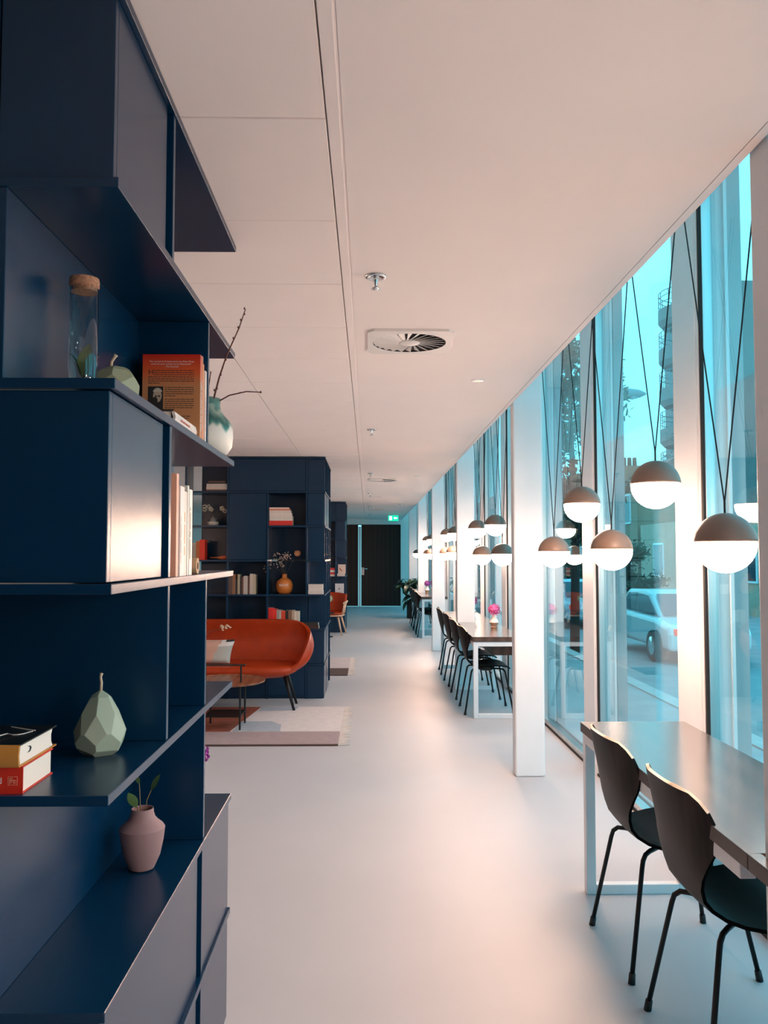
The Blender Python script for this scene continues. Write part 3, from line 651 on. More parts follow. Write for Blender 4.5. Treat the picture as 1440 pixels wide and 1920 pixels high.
uprow(-1.85, Y2+.04, 4*m, [(.055, .175, .14, (.36, .30, .25)), (.035, .195, .14, (.45, .12, .03)), (.055, .21, .14, (.62, .03, .012))], 'books in the left cell beside the bottle', ['beige book in the left cell beside the lying bottle', 'orange book in the left cell beside the lying bottle', 'red book in the left cell beside the lying bottle'])
lbot = thing('bottle', 'small amber bottle lying on its side in the left cell', 'bottle', (-1.66, Y2+.10, 4*m+.022))
MB().lathe([(0, 0), (.005, 0), (.006, .05), (.010, .085), (.019, .10), (.021, .115), (.021, .185), (.018, .192), (0, .192)], n=20, axis='x').build('body', mat('amber', (.42, .13, .05), .25, var=.1), lbot, smooth=True)
MB().lathe([(.0213, .12), (.0213, .17)], n=20, axis='x').build('label_band', mat('label_red', (.5, .1, .04), .5), lbot, smooth=True)
# orange vase
ov = thing('vase', 'round orange ceramic vase with dried flowers in the middle unit', 'vase', (-.885, Y2+.16, 3*m))
MB().lathe([(0, 0), (.05, 0), (.075, .02), (.088, .06), (.088, .10), (.075, .135), (.045, .158), (.027, .168), (.025, .195), (.028, .207), (.024, .207), (.022, .17), (0, .1)], n=40).build('body', mat('orange_ceramic', (.56, .17, .03), .45, var=.08, bump=.2, bscale=60, stretch=(1, 1, .05)), ov, smooth=True)
mb = MB()
for i in range(9):
    x = -.045+i*.010; a = math.asin(max(-1, min(1, x/.09))); y = -math.cos(a)*.0895
    mb.box(x, x+.003, y-.002, y+.003, .083, .083+(.026 if i in (1, 4, 7) else .016))
    mb.box(x, x+.009, y-.002, y+.003, .083 if i % 2 else .097, (.083 if i % 2 else .097)+.003)
mb.build('white_lettering', inkw, ov)
stt = mat('dry_stem', (.06, .05, .035), .7); flw = mat('dry_flower', (.55, .42, .36), .8, var=.25, vscale=80); flp = mat('dry_flower_peach', (.60, .28, .14), .8, var=.2, vscale=80)
rn = random.Random(3)
for i in range(13):
    a = rn.uniform(0, 6.28); sp_ = rn.uniform(.04, .19); hh = rn.uniform(.30, .46); drp = rn.uniform(-.10, .02) if i % 3 == 0 else 0
    dx = math.cos(a)*sp_*1.05; dy = math.sin(a)*sp_*.45
    if i == 0: dx, dy, hh, drp = .135, 0, .42, 0
    pts_ = [(0, 0, .17), (dx*.25, dy*.3, .24), (dx*.7, dy*.7, hh*.85), (dx, dy, hh+drp)]
    st = MB().tube(pts_, [.0022, .002, .0016, .001], 5).build('flower_stem', stt, ov, smooth=True)
    mb = MB()
    if i == 0: mb.lathe([(0, -.03), (.028, -.02), (.037, .005), (.028, .03), (0, .036)], pts_[-1], 12); mb.build('flower_head', flp, st, smooth=True)
    else:
        for k in range(9):
            f = rn.uniform(.45, 1.05); p = Vector(pts_[2]).lerp(Vector(pts_[3]), f)+Vector((rn.uniform(-.03, .03), rn.uniform(-.02, .02), rn.uniform(-.03, .03)))
            mb.lathe([(0, -.006), (.007, 0), (.004, .006), (0, .008)], p, 6)
        tag(mb.build('blossoms', flw, st), kind='stuff')
# blossom jar in the left cell
bj = thing('flower_jar', 'small white based glass jar with pale blossoms in the left cell', 'vase', (-1.635, Y2+.13, 5*m))
MB().lathe([(0, 0), (.045, 0), (.058, .012), (.060, .035), (.056, .042), (.05, .042), (0, .02)], n=28).build('base', mat('jar_white', (.55, .48, .42), .5), bj, smooth=True)
MB().lathe([(.050, .043), (.050, .075), (.022, .095), (.022, .115), (.020, .115), (.020, .096), (.047, .075), (.047, .043)], n=28).build('glass_body', mat('jar_glass', (.25, .24, .23), .1, metal=.6), bj, smooth=True)
for i in range(8):
    dx = rn.uniform(-.12, .16); hh = rn.uniform(.15, .215)
    st = MB().tube([(0, 0, .09), (dx*.5, 0, hh*.9), (dx, rn.uniform(-.03, .03), hh)], [.002, .0016, .001], 5).build('flower_stem', stt, bj)
    mb = MB()
    for k in range(5):
        a = k*1.2566; c = Vector((dx, -.01, hh)); mb.lathe([(0, -.004), (.013, 0), (.010, .007), (0, .009)], c+Vector((math.cos(a)*.016, 0, math.sin(a)*.016)), 8)
    mb.build('blossom', mat('blossom_cream', (.52, .46, .36), .8), st, smooth=True)
# far unit things
Y3 = 16.15
stack(-.735, Y3+.03, 3*m, [(.035, .095, .14, (.66, .55, .48), 0), (.042, .09, .14, (.60, .02, .015), .003), (.04, .085, .14, (.66, .58, .54), .003), (.042, .092, .14, (.60, .02, .015), .003)], 'red and white books in the far unit',
      ['pale bottom book of the red and white far stack', 'lower red book of the far stack', 'white book between the two red ones far away', 'upper red book of the far stack'])
stack(-.600, Y3+.03, 3*m, [(.05, .15, .13, (.62, .50, .44), 0)], 'pale books in the far corner cell', ['pale book lying under the upright one in the far unit'])
fb = book('pale upright book with a red figure in the far unit', (-.585, Y3+.05, 3*m+.05), .145, .175, .02, (.66, .48, .40), '-y', False, 'pale books in the far corner cell')
MB().prism([(.02, .10), (.05, .06), (.07, .045), (.085, .055), (.06, .075), (.035, .11)], 'y', -.002, 0).build('red_figure', inkr, fb)
wb = book('white upright box file in the far unit above the armchair', (-.64, Y3+.04, 2*m), .165, .215, .12, (.60, .55, .57), '-y', False)
B(.07, .09, -.002, 0, .105, .13).build('label_mark', inkd, wb)

# ------------------------------------------------------------------ sofa
sf = thing('sofa', 'orange leather sofa with rounded shell and black legs', 'sofa', (-1.37, 8.235, 0))
def sofa_shell():
    n = 72; rows = 12; V = []; mb = MB()
    def sup(c, p): return math.copysign(abs(c)**p, c)
    outer = []
    for i in range(n):
        a = 2*math.pi*i/n; ca, sa = math.cos(a), math.sin(a)          # sa=+1 back, -1 front
        s = (sa+1)/2
        zr = .365+(.83-.10*abs(ca)**5-.365)*(1/(1+math.exp(-(sa+.34)*8)))
        ex_ = .52
        A = .805 if sa > -.2 else .805-.10*((-.2-sa)/.8)
        Bd = .375
        rim = Vector((A*sup(ca, ex_), Bd*sup(sa, ex_+.1)+.0, zr))
        base = Vector((.60*sup(ca, .7), .27*sup(sa, .8)-.01, .318))
        col = []
        for j in range(rows+1):
            t = j/rows
            p = rim.lerp(base, t); out = Vector((ca*.9, sa*.6, 0))
            hgt = (zr-.318)
            p.z = .318+hgt*(1-t)**1.0
            q = math.sin(math.pi*min(1, t))*.13*min(1, hgt/.3)
            p = p+out*q
            # tilt the back outward slightly at the top
            col.append(p)
        outer.append(col)
    return outer, n, rows
outer, n_, rows_ = sofa_shell()
mb = MB(); vs = [p for c in outer for p in c]; fs = []
for i in range(n_):
    j = (i+1) % n_
    for k in range(rows_): fs.append((i*(rows_+1)+k, j*(rows_+1)+k, j*(rows_+1)+k+1, i*(rows_+1)+k+1))
fs.append(tuple(i*(rows_+1)+rows_ for i in range(n_)))
mb.add(vs, fs)
so = mb.build('shell', orangel, sf, smooth=True)
sd = so.modifiers.new('solid', 'SOLIDIFY'); sd.thickness = .032; sd.offset = -1
bv = so.modifiers.new('bevel', 'BEVEL'); bv.width = .010; bv.segments = 3; bv.limit_method = 'ANGLE'; bv.angle_limit = R(50)
def cushion_slab(A, Bd, z0, z1, pw, nseg=56):
    mb = MB(); prof = [(0, z0), (.90, z0), (.97, z0+.25*(z1-z0)), (1.0, z0+.5*(z1-z0)), (.985, z0+.78*(z1-z0)), (.94, z0+.95*(z1-z0)), (.80, z1), (.4, z1+.006), (0, z1+.008)]
    vs = []; rg = []
    for s, z in prof:
        if s == 0: rg.append([len(vs)]); vs.append((0, 0, z))
        else:
            rg.append(list(range(len(vs), len(vs)+nseg)))
            for i in range(nseg):
                a = 2*math.pi*i/nseg; ca, sa = math.cos(a), math.sin(a)
                vs.append((A*s*math.copysign(abs(ca)**pw, ca), Bd*s*math.copysign(abs(sa)**pw, sa), z))
    fs = []
    for a, b in zip(rg, rg[1:]):
        for i in range(nseg):
            j = (i+1) % nseg
            if len(a) == 1: fs.append((a[0], b[j], b[i]))
            elif len(b) == 1: fs.append((a[i], a[j], b[0]))
            else: fs.append((a[i], a[j], b[j], b[i]))
    return mb.add(vs, fs)
sc = cushion_slab(.70, .345, .345, .435, .5).build('seat_cushion', orangel, sf, smooth=True); sc.location = (0, -.04, 0)
for sx in (-1, 1):
    for fx, fy, tx, ty in ((.669, -.182, .57, -.13), (.655, .245, .56, .17)):
        MB().tube([(sx*tx, ty, .335), (sx*fx, fy, 0.0)], [.019, .012], 14).build('leg', blackm, sf, smooth=True)
# patterned cushion
cu = thing('cushion', 'patchwork cushion in pink, white, grey and black on the sofa', 'cushion', (-1.52, 8.10, .448))
cmats = [mat('cush_pink', (.55, .32, .25), .85, var=.08, bump=.3, bscale=300), mat('cush_white', (.66, .60, .58), .85, var=.05, bump=.3, bscale=300), mat('cush_grey', (.40, .40, .37), .85, var=.08, bump=.3, bscale=300), mat('cush_black', (.02, .02, .025), .85)]
W_ = .40; Hh = .22; nu, nv = 20, 12; vs = []; fs = []; mi = []
for side in (-1, 1):
    for j in range(nv+1):
        for i in range(nu+1):
            u = i/nu*2-1; v = j/nv*2-1
            th = .055*((1-u**4)*(1-v**4))**.5
            px = u*W_/2*(1-.06*(1-v*v)); pz = (v+1)*Hh/2*(1-.03*(1-u*u)); 
            vs.append((px+.18*pz, side*th+.30*pz, pz))
mb = MB()
o_ = (nu+1)*(nv+1); mb.v = vs
for side in (0, 1):
    for j in range(nv):
        for i in range(nu):
            a = side*o_+j*(nu+1)+i; f = (a, a+1, a+nu+2, a+nu+1); mb.f.append(f if side == 0 else f[::-1])
            u = (i+.5)/nu; v = (j+.5)/nv
            k = 0 if u < .55+.15*v else (3 if v > .93-.3*(1-u) and u > .8 and v > .88 else (1 if v > .72 else 2))
            mb.mi.append(k)
mb.build('cover', cmats, cu, smooth=True)

# ------------------------------------------------------------------ tray table
copperm = wood('walnut_tray', (.17, .06, .03), (.28, .11, .055), .30, 4, (1, .15, 1))
tt = thing('tray_table', 'round brown tray table on a thin black metal frame', 'table', (-1.23, 7.31, 0))
MB().lathe([(0, .388), (.325, .388), (.340, .394), (.345, .408), (.338, .408), (.330, .400), (0, .398)], n=64).build('round_top', copperm, tt, angle=40)
for sx in (-1, 1):
    for sy in (-1, 1):
        MB().tube([(sx*.15, sy*.145, 0), (sx*.15, sy*.145, .388)], .0085, 8).build('leg', blackm, tt)
for s in (-1, 1):
    MB().tube([(s*.15, -.145, .12), (s*.15, .145, .12)], .006, 8).build('lower_rail', blackm, tt)
    MB().tube([(-.15, s*.145, .12), (.15, s*.145, .12)], .006, 8).build('lower_rail', blackm, tt)
B(-.15, .15, -.145, .145, .122, .128).build('lower_shelf', blackm, tt)
for s in (-1, 1): MB().tube([(s*.15, -.1, .398), (s*.15, -.1, .545)], .008, 8).build('handle_post', blackm, tt)
B(-.19, .19, -.125, -.075, .540, .553).build('handle_bar', mat('dark_handle', (.03, .012, .010), .4), tt, bevel=.005)
# twig with blossoms in a vase on the table
tv = thing('flower_vase', 'dark vase with a blossoming twig on the tray table', 'vase', (-1.48, 7.36, .399))
MB().lathe([(0, 0), (.03, 0), (.045, .04), (.04, .10), (.018, .15), (.02, .18), (.017, .18), (0, .1)], n=28).build('body', mat('dark_vase', (.03, .03, .035), .4), tv, smooth=True)
MB().tube([(0, 0, .10), (.02, 0, .30), (.10, 0, .415), (.20, 0, .44), (.28, 0, .455)], [.004, .0035, .003, .0025, .002], 7).build('twig', twig, tv, smooth=True)
mb = MB()
for i in range(16):
    c = Vector((.20+.085*rn.random(), rn.uniform(-.03, .03), .425+.045*rn.random()))
    mb.lathe([(0, -.006), (.010, -.002), (.012, .004), (0, .009)], c, 8)
tag(mb.build('blossoms', mat('blossom_peach', (.66, .48, .34), .8, var=.2, vscale=90), tv, smooth=True), kind='stuff')

# ------------------------------------------------------------------ rugs
def rug(loc, L_, D_, lab, far=False):
    r = thing('rug', lab, 'rug', loc, 0, 'woven rugs')
    wv = dict(bump=.5, bscale=220)
    wht = mat('rug_white', (.62, .56, .56), .95, var=.05, vscale=14, **wv); mau = mat('rug_mauve', (.34, .26, .27), .95, var=.06, vscale=14, **wv)
    ter = mat('rug_terracotta', (.25, .055, .025), .95, var=.25, vscale=8, **wv); blu = mat('rug_blue', (.36, .40, .46), .95, var=.08, vscale=14, **wv); brw = mat('rug_brown', (.07, .035, .03), .95, var=.1, **wv)
    z0, z1 = 0, .010
    def pan(nm, pts, mt): MB().prism(pts, 'z', z0, z1).build(nm, mt, r)
    if not far:
        pan('mauve_band', [(-L_, .03), (0, .03), (0, .50), (-L_, .50)], mau)
        pan('dark_border', [(-L_, .0), (0, .0), (0, .03), (-L_, .03)], brw)
        pan('white_field', [(-.92, .50), (0, .50), (0, D_), (-.80, D_)], wht)
        pan('terracotta_field', [(-L_, .50), (-.92, .50), (-.80, D_), (-L_, D_)], ter)
        z1 = .0108
        pan('blue_wedge', [(-.90, .505), (-.50, .505), (-.52, .78), (-.62, .93), (-.88, .93)], blu)
        pan('blue_wedge', [(-.80, D_-.22), (-.46, D_-.18), (-.44, D_-.01), (-.79, D_-.01)], blu)
    else:
        pan('brown_band', [(-L_, 0), (0, 0), (0, .62), (-L_, .62)], brw)
        pan('mauve_field', [(-L_, .62), (0, .62), (0, D_), (-L_, D_)], mat('rug_pale', (.50, .42, .42), .95, var=.05, **wv))
    mb = MB(); ry = random.Random(2)
    nt_ = 64
    for i in range(nt_):
        y = D_*(i+.5)/nt_; dy = ry.uniform(-.022, .022); l = ry.uniform(.045, .095)
        mb.tube([(-.004, y, .006), (l*.5, y+dy*.4, .007), (l, y+dy, .004)], [.004, .0045, .003], 5)
    tag(mb.build('fringe', mat('rug_fringe', (.66, .58, .54), .95), r), kind='stuff')
rug((-.235, 6.60, 0), 1.75, 1.64, 'near woven rug with terracotta, white and mauve fields under the sofa')
rug((-.255, 10.40, 0), 1.75, 1.76, 'far woven rug with a dark brown band past the middle unit', True)

# ------------------------------------------------------------------ wooden armchair with orange cushions (far)
ac = thing('armchair', 'light wood spindle armchair with orange leather back in front of the far unit', 'armchair', (-.72, 15.75, 0), R(-8))
cushion_slab(.27, .26, .345, .375, .6).build('seat_frame', oak, ac, smooth=True)
cushion_slab(.255, .24, .375, .415, .6).build('seat_cushion', orangel, ac, smooth=True)
mb = MB(); vs = []; fs = []
for j in range(9):
    t = j/8; z = .40+.37*t; half = .26+.03*t
    for i in range(13):
        u = i/12*2-1; vs.append((half*u, .22-.13*abs(u)**2.2+.08*t, z-(.03*u*u if j == 8 else 0)))
for j in range(8):
    for i in range(12): a = j*13+i; fs.append((a, a+1, a+14, a+13))
bk = mb.add(vs, fs).build('backrest', orangel, ac, smooth=True); s_ = bk.modifiers.new('solid', 'SOLIDIFY'); s_.thickness = .035; s_.offset = 0
for sx in (-1, 1):
    MB().tube([(sx*.285, -.14, .585), (sx*.305, .02, .60), (sx*.30, .16, .615)], [.020, .022, .018], 10).build('armrest', oak, ac, smooth=True)
    for y in (-.12, .0, .10): MB().tube([(sx*.245, y*.9, .36), (sx*.295, y, .59)], .0105, 8).build('spindle', oak, ac, smooth=True)
    for sy in (-1, 1): MB().tube([(sx*.18, sy*.16, .35), (sx*.27, sy*.24, 0)], [.021, .012], 12).build('leg', oak, ac, smooth=True)
cg = thing('flower_vase', 'pale green blossoms in a slim vase before the armchair', 'vase', (-.74, 15.25, 0))
MB().lathe([(0, 0), (.10, 0), (.10, .015), (.012, .02), (.012, .42), (.13, .425), (.13, .44), (0, .44)], n=28).build('pedestal', blackm, cg, angle=40)
MB().lathe([(0, .44), (.03, .44), (.04, .50), (.02, .58), (.02, .60), (0, .58)], n=24).build('body', mat('jar_white', (.55, .48, .42), .5), cg, smooth=True)
allium((.03, 0, .69), .07, cg, mat('blossom_green', (.42, .42, .26), .8, var=.2, vscale=40), 60, 4)

# ------------------------------------------------------------------ tables along the windows
TZ = .735; TX0 = .945; TX1 = 1.41
def table(ya, yb, lab, notch=False, frames=(0, 1), box=False):
    t = thing('table', lab, 'table', (0, 0, 0), 0, 'long window tables')
    mb = MB()
    if notch:
        yc = yb-.123
        mb.prism([(TX0, ya), (TX1, ya), (TX1, yb), (1.186, yb), (1.186, yc), (.978, yc), (.978, yb), (TX0, yb)], 'z', TZ-.042, TZ-.002)
    else: mb.box(TX0, TX1, ya, yb, TZ-.042, TZ-.002)
    mb.build('top_core', tedge, t, bevel=.0015, seg=1)
    mb = MB()
    if notch: mb.prism([(TX0, ya), (TX1, ya), (TX1, yb), (1.186, yb), (1.186, yc), (.978, yc), (.978, yb), (TX0, yb)], 'z', TZ-.002, TZ)
    else: mb.box(TX0, TX1, ya, yb, TZ-.002, TZ)
    mb.build('top_surface', tabletop, t)
    s = .042; zt = TZ-.045
    ys = [ya+.008, (yb-.175 if notch else yb-.008-s)]
    if not notch: ys[0] = ya+.02
    for i in frames:
        y = ys[i]
        MB().box(TX0+.008, TX0+.008+s, y, y+s, 0, zt).box(TX1-.008-s, TX1-.008, y, y+s, 0, zt).box(TX0+.008+s, TX1-.008-s, y, y+s, 0, s).box(TX0+.008+s, TX1-.008-s, y, y+s, zt-s, zt).build('end_frame', framew, t, bevel=.003)
    for x in (TX0+.008, TX1-.008-s): B(x, x+s, ys[0]+s, ys[1], zt-s, zt).build('rail', framew, t, bevel=.003)
    if box:
        B(1.16, 1.345, ya+.25, yb-.45, .540, .688).build('cable_box', tedge, t, bevel=.003)
        B(1.345, 1.349, ya+.25, yb-.45, .545, .680).build('box_lid', tedge, t)
for gi in range(3):
    q = 7.344*gi
    nm = ['nearest', 'middle', 'far'][gi]
    table(.31+q, 2.118+q, ['nearest dark table half cut around the column at the right edge', 'front half of the middle dark table with the pink flowers', 'front half of the far dark table before the plant'][gi], True, box=gi == 1)
    table(2.120+q, 3.775+q, ['dark topped white framed table in the right foreground', 'rear half of the middle dark table beyond its column', 'rear half of the far dark table by the plant'][gi], False, (1,))

# ------------------------------------------------------------------ chairs
def chair_proto():
    ch = empty('chair')
    prof = [(-.262, .815, .115), (-.260, .808, .165), (-.257, .79, .195), (-.252, .765, .214), (-.245, .73, .226), (-.237, .69, .226), (-.227, .645, .212), (-.215, .60, .186), (-.203, .56, .158), (-.192, .525, .138), (-.178, .49, .130),
            (-.158, .462, .136), (-.130, .445, .160), (-.095, .437, .195), (-.05, .434, .222), (0.0, .436, .240), (.05, .440, .247), (.10, .443, .245), (.145, .441, .232), (.18, .434, .208), (.205, .422, .175), (.215, .412, .135)]
    NU = 18; th = .011; n = len(prof); top = []; 
    for k, (x, z, hw) in enumerate(prof):
        rowv = []
        for i in range(NU+1):
            u = i/NU*2-1; y = hw*u
            back = max(0, min(1, (z-.47)/.2)) if k < 13 else 0
            xx = x+back*.060*(abs(y)/.226)**2.4; zz = z
            if k >= 11: zz = z+.016*(abs(y)/.24)**2*(1-.6*max(0, (x-.05)/.17))
            if k < 4: zz = z-.010*(1-(abs(u))**2)*(1-k/4)*0
            rowv.append(Vector((xx, y, zz)))
        top.append(rowv)
    # normals
    nor = []
    for k in range(n):
        r = []
        for i in range(NU+1):
            a = top[min(k+1, n-1)][i]-top[max(k-1, 0)][i]; b = top[k][min(i+1, NU)]-top[k][max(i-1, 0)]
            r.append(a.cross(b).normalized())
        nor.append(r)
    if nor[15][NU//2].z < 0: nor = [[-x for x in r] for r in nor]
    vs = [p for r in top for p in r]+[p-nn*th for r, q in zip(top, nor) for p, nn in zip(r, q)]
    W = NU+1; off = n*W; fs = []; mi = []
    for k in range(n-1):
        for i in range(NU):
            a = k*W+i; fs.append((a, a+1, a+W+1, a+W)); mi.append(0)
            fs.append((off+a, off+a+W, off+a+W+1, off+a+1)); mi.append(1)
    def edge(a, b, q=2): fs.append((a, b, off+b, off+a)); mi.append(q)
    for i in range(NU): edge(i, i+1); edge((n-1)*W+i+1, (n-1)*W+i, 0)
    for k in range(n-1): edge((k+1)*W, k*W, 2 if k < 3 else 0); edge(k*W+NU, (k+1)*W+NU, 2 if k < 3 else 0)
    mb = MB(); mb.v = [tuple(v) for v in vs]; mb.f = fs; mb.mi = mi
    o = mb.build('shell', [seatw, chairw, litedge], ch, angle=50)
    hub = MB().lathe([(0, .385), (.062, .385), (.07, .392), (.07, .420), (0, .424)], n=24).build('hub', blackp, ch, angle=40); hub.location.x = .0
    for sx in (-1, 1):
        for sy in (-1, 1):
            pts = [(sx*.03, sy*.03, .402), (sx*.118, sy*.128, .412), (sx*.142, sy*.152, .408), (sx*.156, sy*.166, .392), (sx*.162, sy*.172, .368), (sx*.222, sy*.228, .03)]
            lg = MB().tube(pts, .0085, 10).build('leg', blackm, ch, smooth=True)
            MB().tube([(sx*.2215, sy*.2275, .034), (sx*.226, sy*.232, 0)], [.0115, .0125], 12).build('foot_cap', blackp, lg, smooth=True)
    return ch
proto = chair_proto()
spots = [(1.128, 3.200, 'brown plywood chair at the near table, second from the camera', 1), (1.140, 2.570, 'brown plywood chair nearest the camera at the right edge', 1),
         (1.120, 8.07, 'nearest of the four chairs at the middle table', 2), (1.120, 8.89, 'second of the four chairs at the middle table', 2), (1.124, 9.75, 'third of the four chairs at the middle table', 2), (1.13, 10.68, 'farthest of the four chairs at the middle table', 2),
         (1.11, 15.45, 'nearest chair at the far table', 3), (1.115, 16.30, 'second chair at the far table', 3), (1.12, 17.25, 'third chair at the far table', 3), (1.125, 18.05, 'last chair at the far table beside the plant', 3)]
for i, (x, y, lab, g) in enumerate(spots):
    o = proto if i == 0 else copy_tree(proto)
    o.location = (x, y, 0); o.rotation_euler = (0, 0, R(random.uniform(-2, 2)))
    tag(o, lab, 'chair', ['', 'chairs at the near table', 'chairs at the middle table', 'chairs at the far table'][g])

# flowers on the tables
pinkf = mat('pink_flower', (.62, .10, .30), .7, var=.3, vscale=60); purpf = mat('violet_flower', (.26, .06, .30), .7, var=.3, vscale=60)
vtop = mat('vase_white_glaze', (.75, .66, .60), .4); vbot = mat('vase_beige', (.42, .24, .16), .5)
def table_vase(x, y, lab, mt, s=1):
    v = thing('flower_vase', lab, 'vase', (x, y, TZ), 0, 'flower vases on the tables')
    MB().lathe([(0, 0), (.030*s, 0), (.034*s, .012), (.028*s, .016), (.046*s, .055)], n=28).build('lower_body', vbot, v, angle=40)
    MB().lathe([(.046*s, .055), (.040*s, .075), (.024*s, .098), (.024*s, .135), (.021*s, .135), (.021*s, .1), (0, .07)], n=28).build('upper_body', vtop, v, angle=40)
    allium((0, 0, .185), .060, v, mt, 80, int(y*10))
    return v
table_vase(1.285, 8.62, 'small two tone vase with pink allium on the middle table', pinkf)
table_vase(1.27, 10.3, 'pink allium in a vase behind the column on the middle table', pinkf)
table_vase(1.15, 16.50, 'vase with violet flowers on the far table', purpf)
table_vase(1.30, 17.0, 'dark violet flowers farther back on the far table', purpf)

# ------------------------------------------------------------------ pendant lamps
def lamp_proto():
    l = empty('pendant_lamp'); r = .095
    up = [(r*math.cos(R(a)), r*math.sin(R(a))) for a in range(4, 91, 6)]; up[-1] = (0, r)
    MB().lathe([(r*.97, .004)]+up, n=40).build('cap', lampcap, l, smooth=True)
    dn = [(r*.985*math.cos(R(a)), r*.985*math.sin(R(a))) for a in range(-90, 3, 7)]; dn[0] = (0, -r*.985)
    MB().lathe(dn+[(r*.94, .003), (0, .003)], n=40).build('diffuser', lampglow, l, smooth=True)
    MB().tube([(0, 0, r-.002), (0, 0, r+.035)], .0035, 8).build('cable_clip', blackp, l)
    return l
lp = lamp_proto(); cab = {}
LX = 1.12
lamps = [(2.62, 1.515), (3.25, 1.751), (3.856, 1.501), (4.386, 1.742), (5.06, 1.495), (7.02, 1.48), (7.40, 1.739), (8.28, 1.475), (8.63, 1.744), (10.88, 1.755), (11.10, 1.505), (11.99, 1.76), (12.17, 1.497),
         (14.75, 1.745), (14.95, 1.495), (15.85, 1.746), (15.85-.05, 1.493), (19.41, 1.509),
         (1.29, 1.744), (.94, 1.475), (.06, 1.739), (-.32, 1.48)]  # unseen lamps, added to warm the surfaces facing the camera
lamps[15] = (16.05, 1.746); lamps[16] = (15.78, 1.493)
lab = ['low globe lamp nearest the camera at the right edge', 'highest and largest globe lamp beside the wide mullion', 'low globe lamp second from the right over the near table end', 'high globe lamp, smaller, left of the first window mullion', 'leftmost low globe lamp next to the square column',
       'low right globe lamp of the middle cluster', 'high right globe lamp of the middle cluster', 'low left globe lamp of the middle cluster', 'high left globe lamp of the middle cluster',
       'high right lamp of the cluster behind the table column', 'low right lamp of the cluster behind the table column', 'high left lamp of the cluster behind the table column', 'low left lamp of the cluster behind the table column',
       'high right lamp of the far cluster', 'low right lamp of the far cluster', 'high left lamp of the far cluster', 'low left lamp of the far cluster', 'single farthest globe lamp near the plant',
       'high lamp just behind the near column, out of view', 'low lamp just behind the near column, out of view', 'high lamp beside the photographer', 'low lamp beside the photographer', 'first low lamp behind the photographer', 'first high lamp behind the photographer', 'second low lamp behind the photographer', 'second high lamp behind the photographer']
lounge = [(-2.75, 4.6, 1.75), (-2.95, 5.6, 1.95)]  # unseen lamps, added to brighten the left part of the ceiling
lab_l = ['lower globe lamp over the lounge left of the sofa', 'upper globe lamp over the lounge left of the sofa', 'upper globe lamp in the bay behind the middle shelving', 'lower globe lamp in the bay behind the middle shelving']
for (x, y, z), q in zip(lounge, lab_l):
    o = copy_tree(lp); o.location = (x, y, z); tag(o, q, 'lamp', 'globe pendant lamps')
    for s in (-1, 1): MB().tube([(0, 0, .125), (0, s*.2, HC-z)], .0026, 6).build('cable', cablem, o)
for i, (y, z) in enumerate(lamps):
    o = lp if i == len(lamps)-1 else copy_tree(lp)
    o.location = (LX, y, z); tag(o, lab[i], 'lamp', 'globe pendant lamps')
    hz = round(ZT-z, 3)
    for s in (-1, 1):
        key = (s, hz)
        MB().tube([(0, 0, .095+.030), (0, s*(.484 if hz > 1.75 else .469), hz)], .0026, 6).build('cable', cablem, o)

# ------------------------------------------------------------------ plant by the end
pot = thing('potted_plant', 'large leafy plant in a black pot near the end door', 'plant', (1.06, 19.75, 0))
MB().lathe([(0, 0), (.15, 0), (.165, .01), (.165, .42), (.155, .42), (.15, .38), (0, .38)], n=32).build('pot', mat('black_pot', (.008, .008, .009), .5), pot, angle=40)
lg1 = mat('plant_leaf', (.030, .065, .035), .35, var=.3, vscale=8)
mb0 = leaf_mesh(.22, .055, .2, .45).mesh('leaf', True); mb0.materials.append(lg1)
rn = random.Random(11)
for i in range(9):
    a = rn.uniform(0, 6.28); hh = rn.uniform(.60, .98); sp_ = rn.uniform(.04, .20)
    tip = Vector((sp_*math.cos(a)-.06, sp_*math.sin(a), hh))
    st = MB().tube([(0, 0, .36), (tip.x*.4, tip.y*.4, .36+(hh-.36)*.6), tuple(tip)], [.008, .006, .004], 6).build('stem', lg1, pot, smooth=True)
    for k in range(7):
        o = bpy.data.objects.new('leaf', mb0); C.objects.link(o); o.parent = st
        place(o, tip+Vector((0, 0, rn.uniform(-.16, .02))), rn.uniform(0, 6.28), R(rn.uniform(-45, 30)), R(rn.uniform(-30, 30)))
for k in range(10):
    o = bpy.data.objects.new('leaf', mb0); C.objects.link(o); o.parent = pot
    place(o, Vector((-.10+rn.uniform(-.06, .1), rn.uniform(-.1, .1), rn.uniform(.38, .55))), R(180)+rn.uniform(-1.2, 1.2), R(rn.uniform(-50, 5)), R(rn.uniform(-30, 30)))

# ------------------------------------------------------------------ outside
pave = mat('paving_stone', (.36, .36, .37), .75, var=.12, vscale=3, bump=.4, bscale=12)
road = mat('road_asphalt', (.25, .26, .27), .7, var=.15, vscale=2, bump=.3, bscale=60)
kerbm = mat('kerb_stone', (.45, .45, .44), .7, var=.1)
GZ = -.75
struct('pavement', B(1.6, 3.1, -10, 110, -.5, -.06), pave)
struct('kerb', B(3.1, 3.28, -10, 110, -.9, -.045), kerbm)
struct('street', B(3.28, 140, -20, 160, GZ-.2, GZ), road)
brick = wood('brick_wall', (.33, .19, .13), (.42, .25, .18), .8, 14, (0.02, 0.02, 1), .4)
brick2 = mat('house_plaster', (.48, .32, .24), .8, var=.1, vscale=2)
roofm = mat('roof_tile', (.16, .10, .09), .8, var=.2, vscale=6)
concm = mat('concrete', (.17, .16, .16), .8, var=.1, vscale=2)
wpane = mat('far_window_glass', (.05, .07, .09), .1)
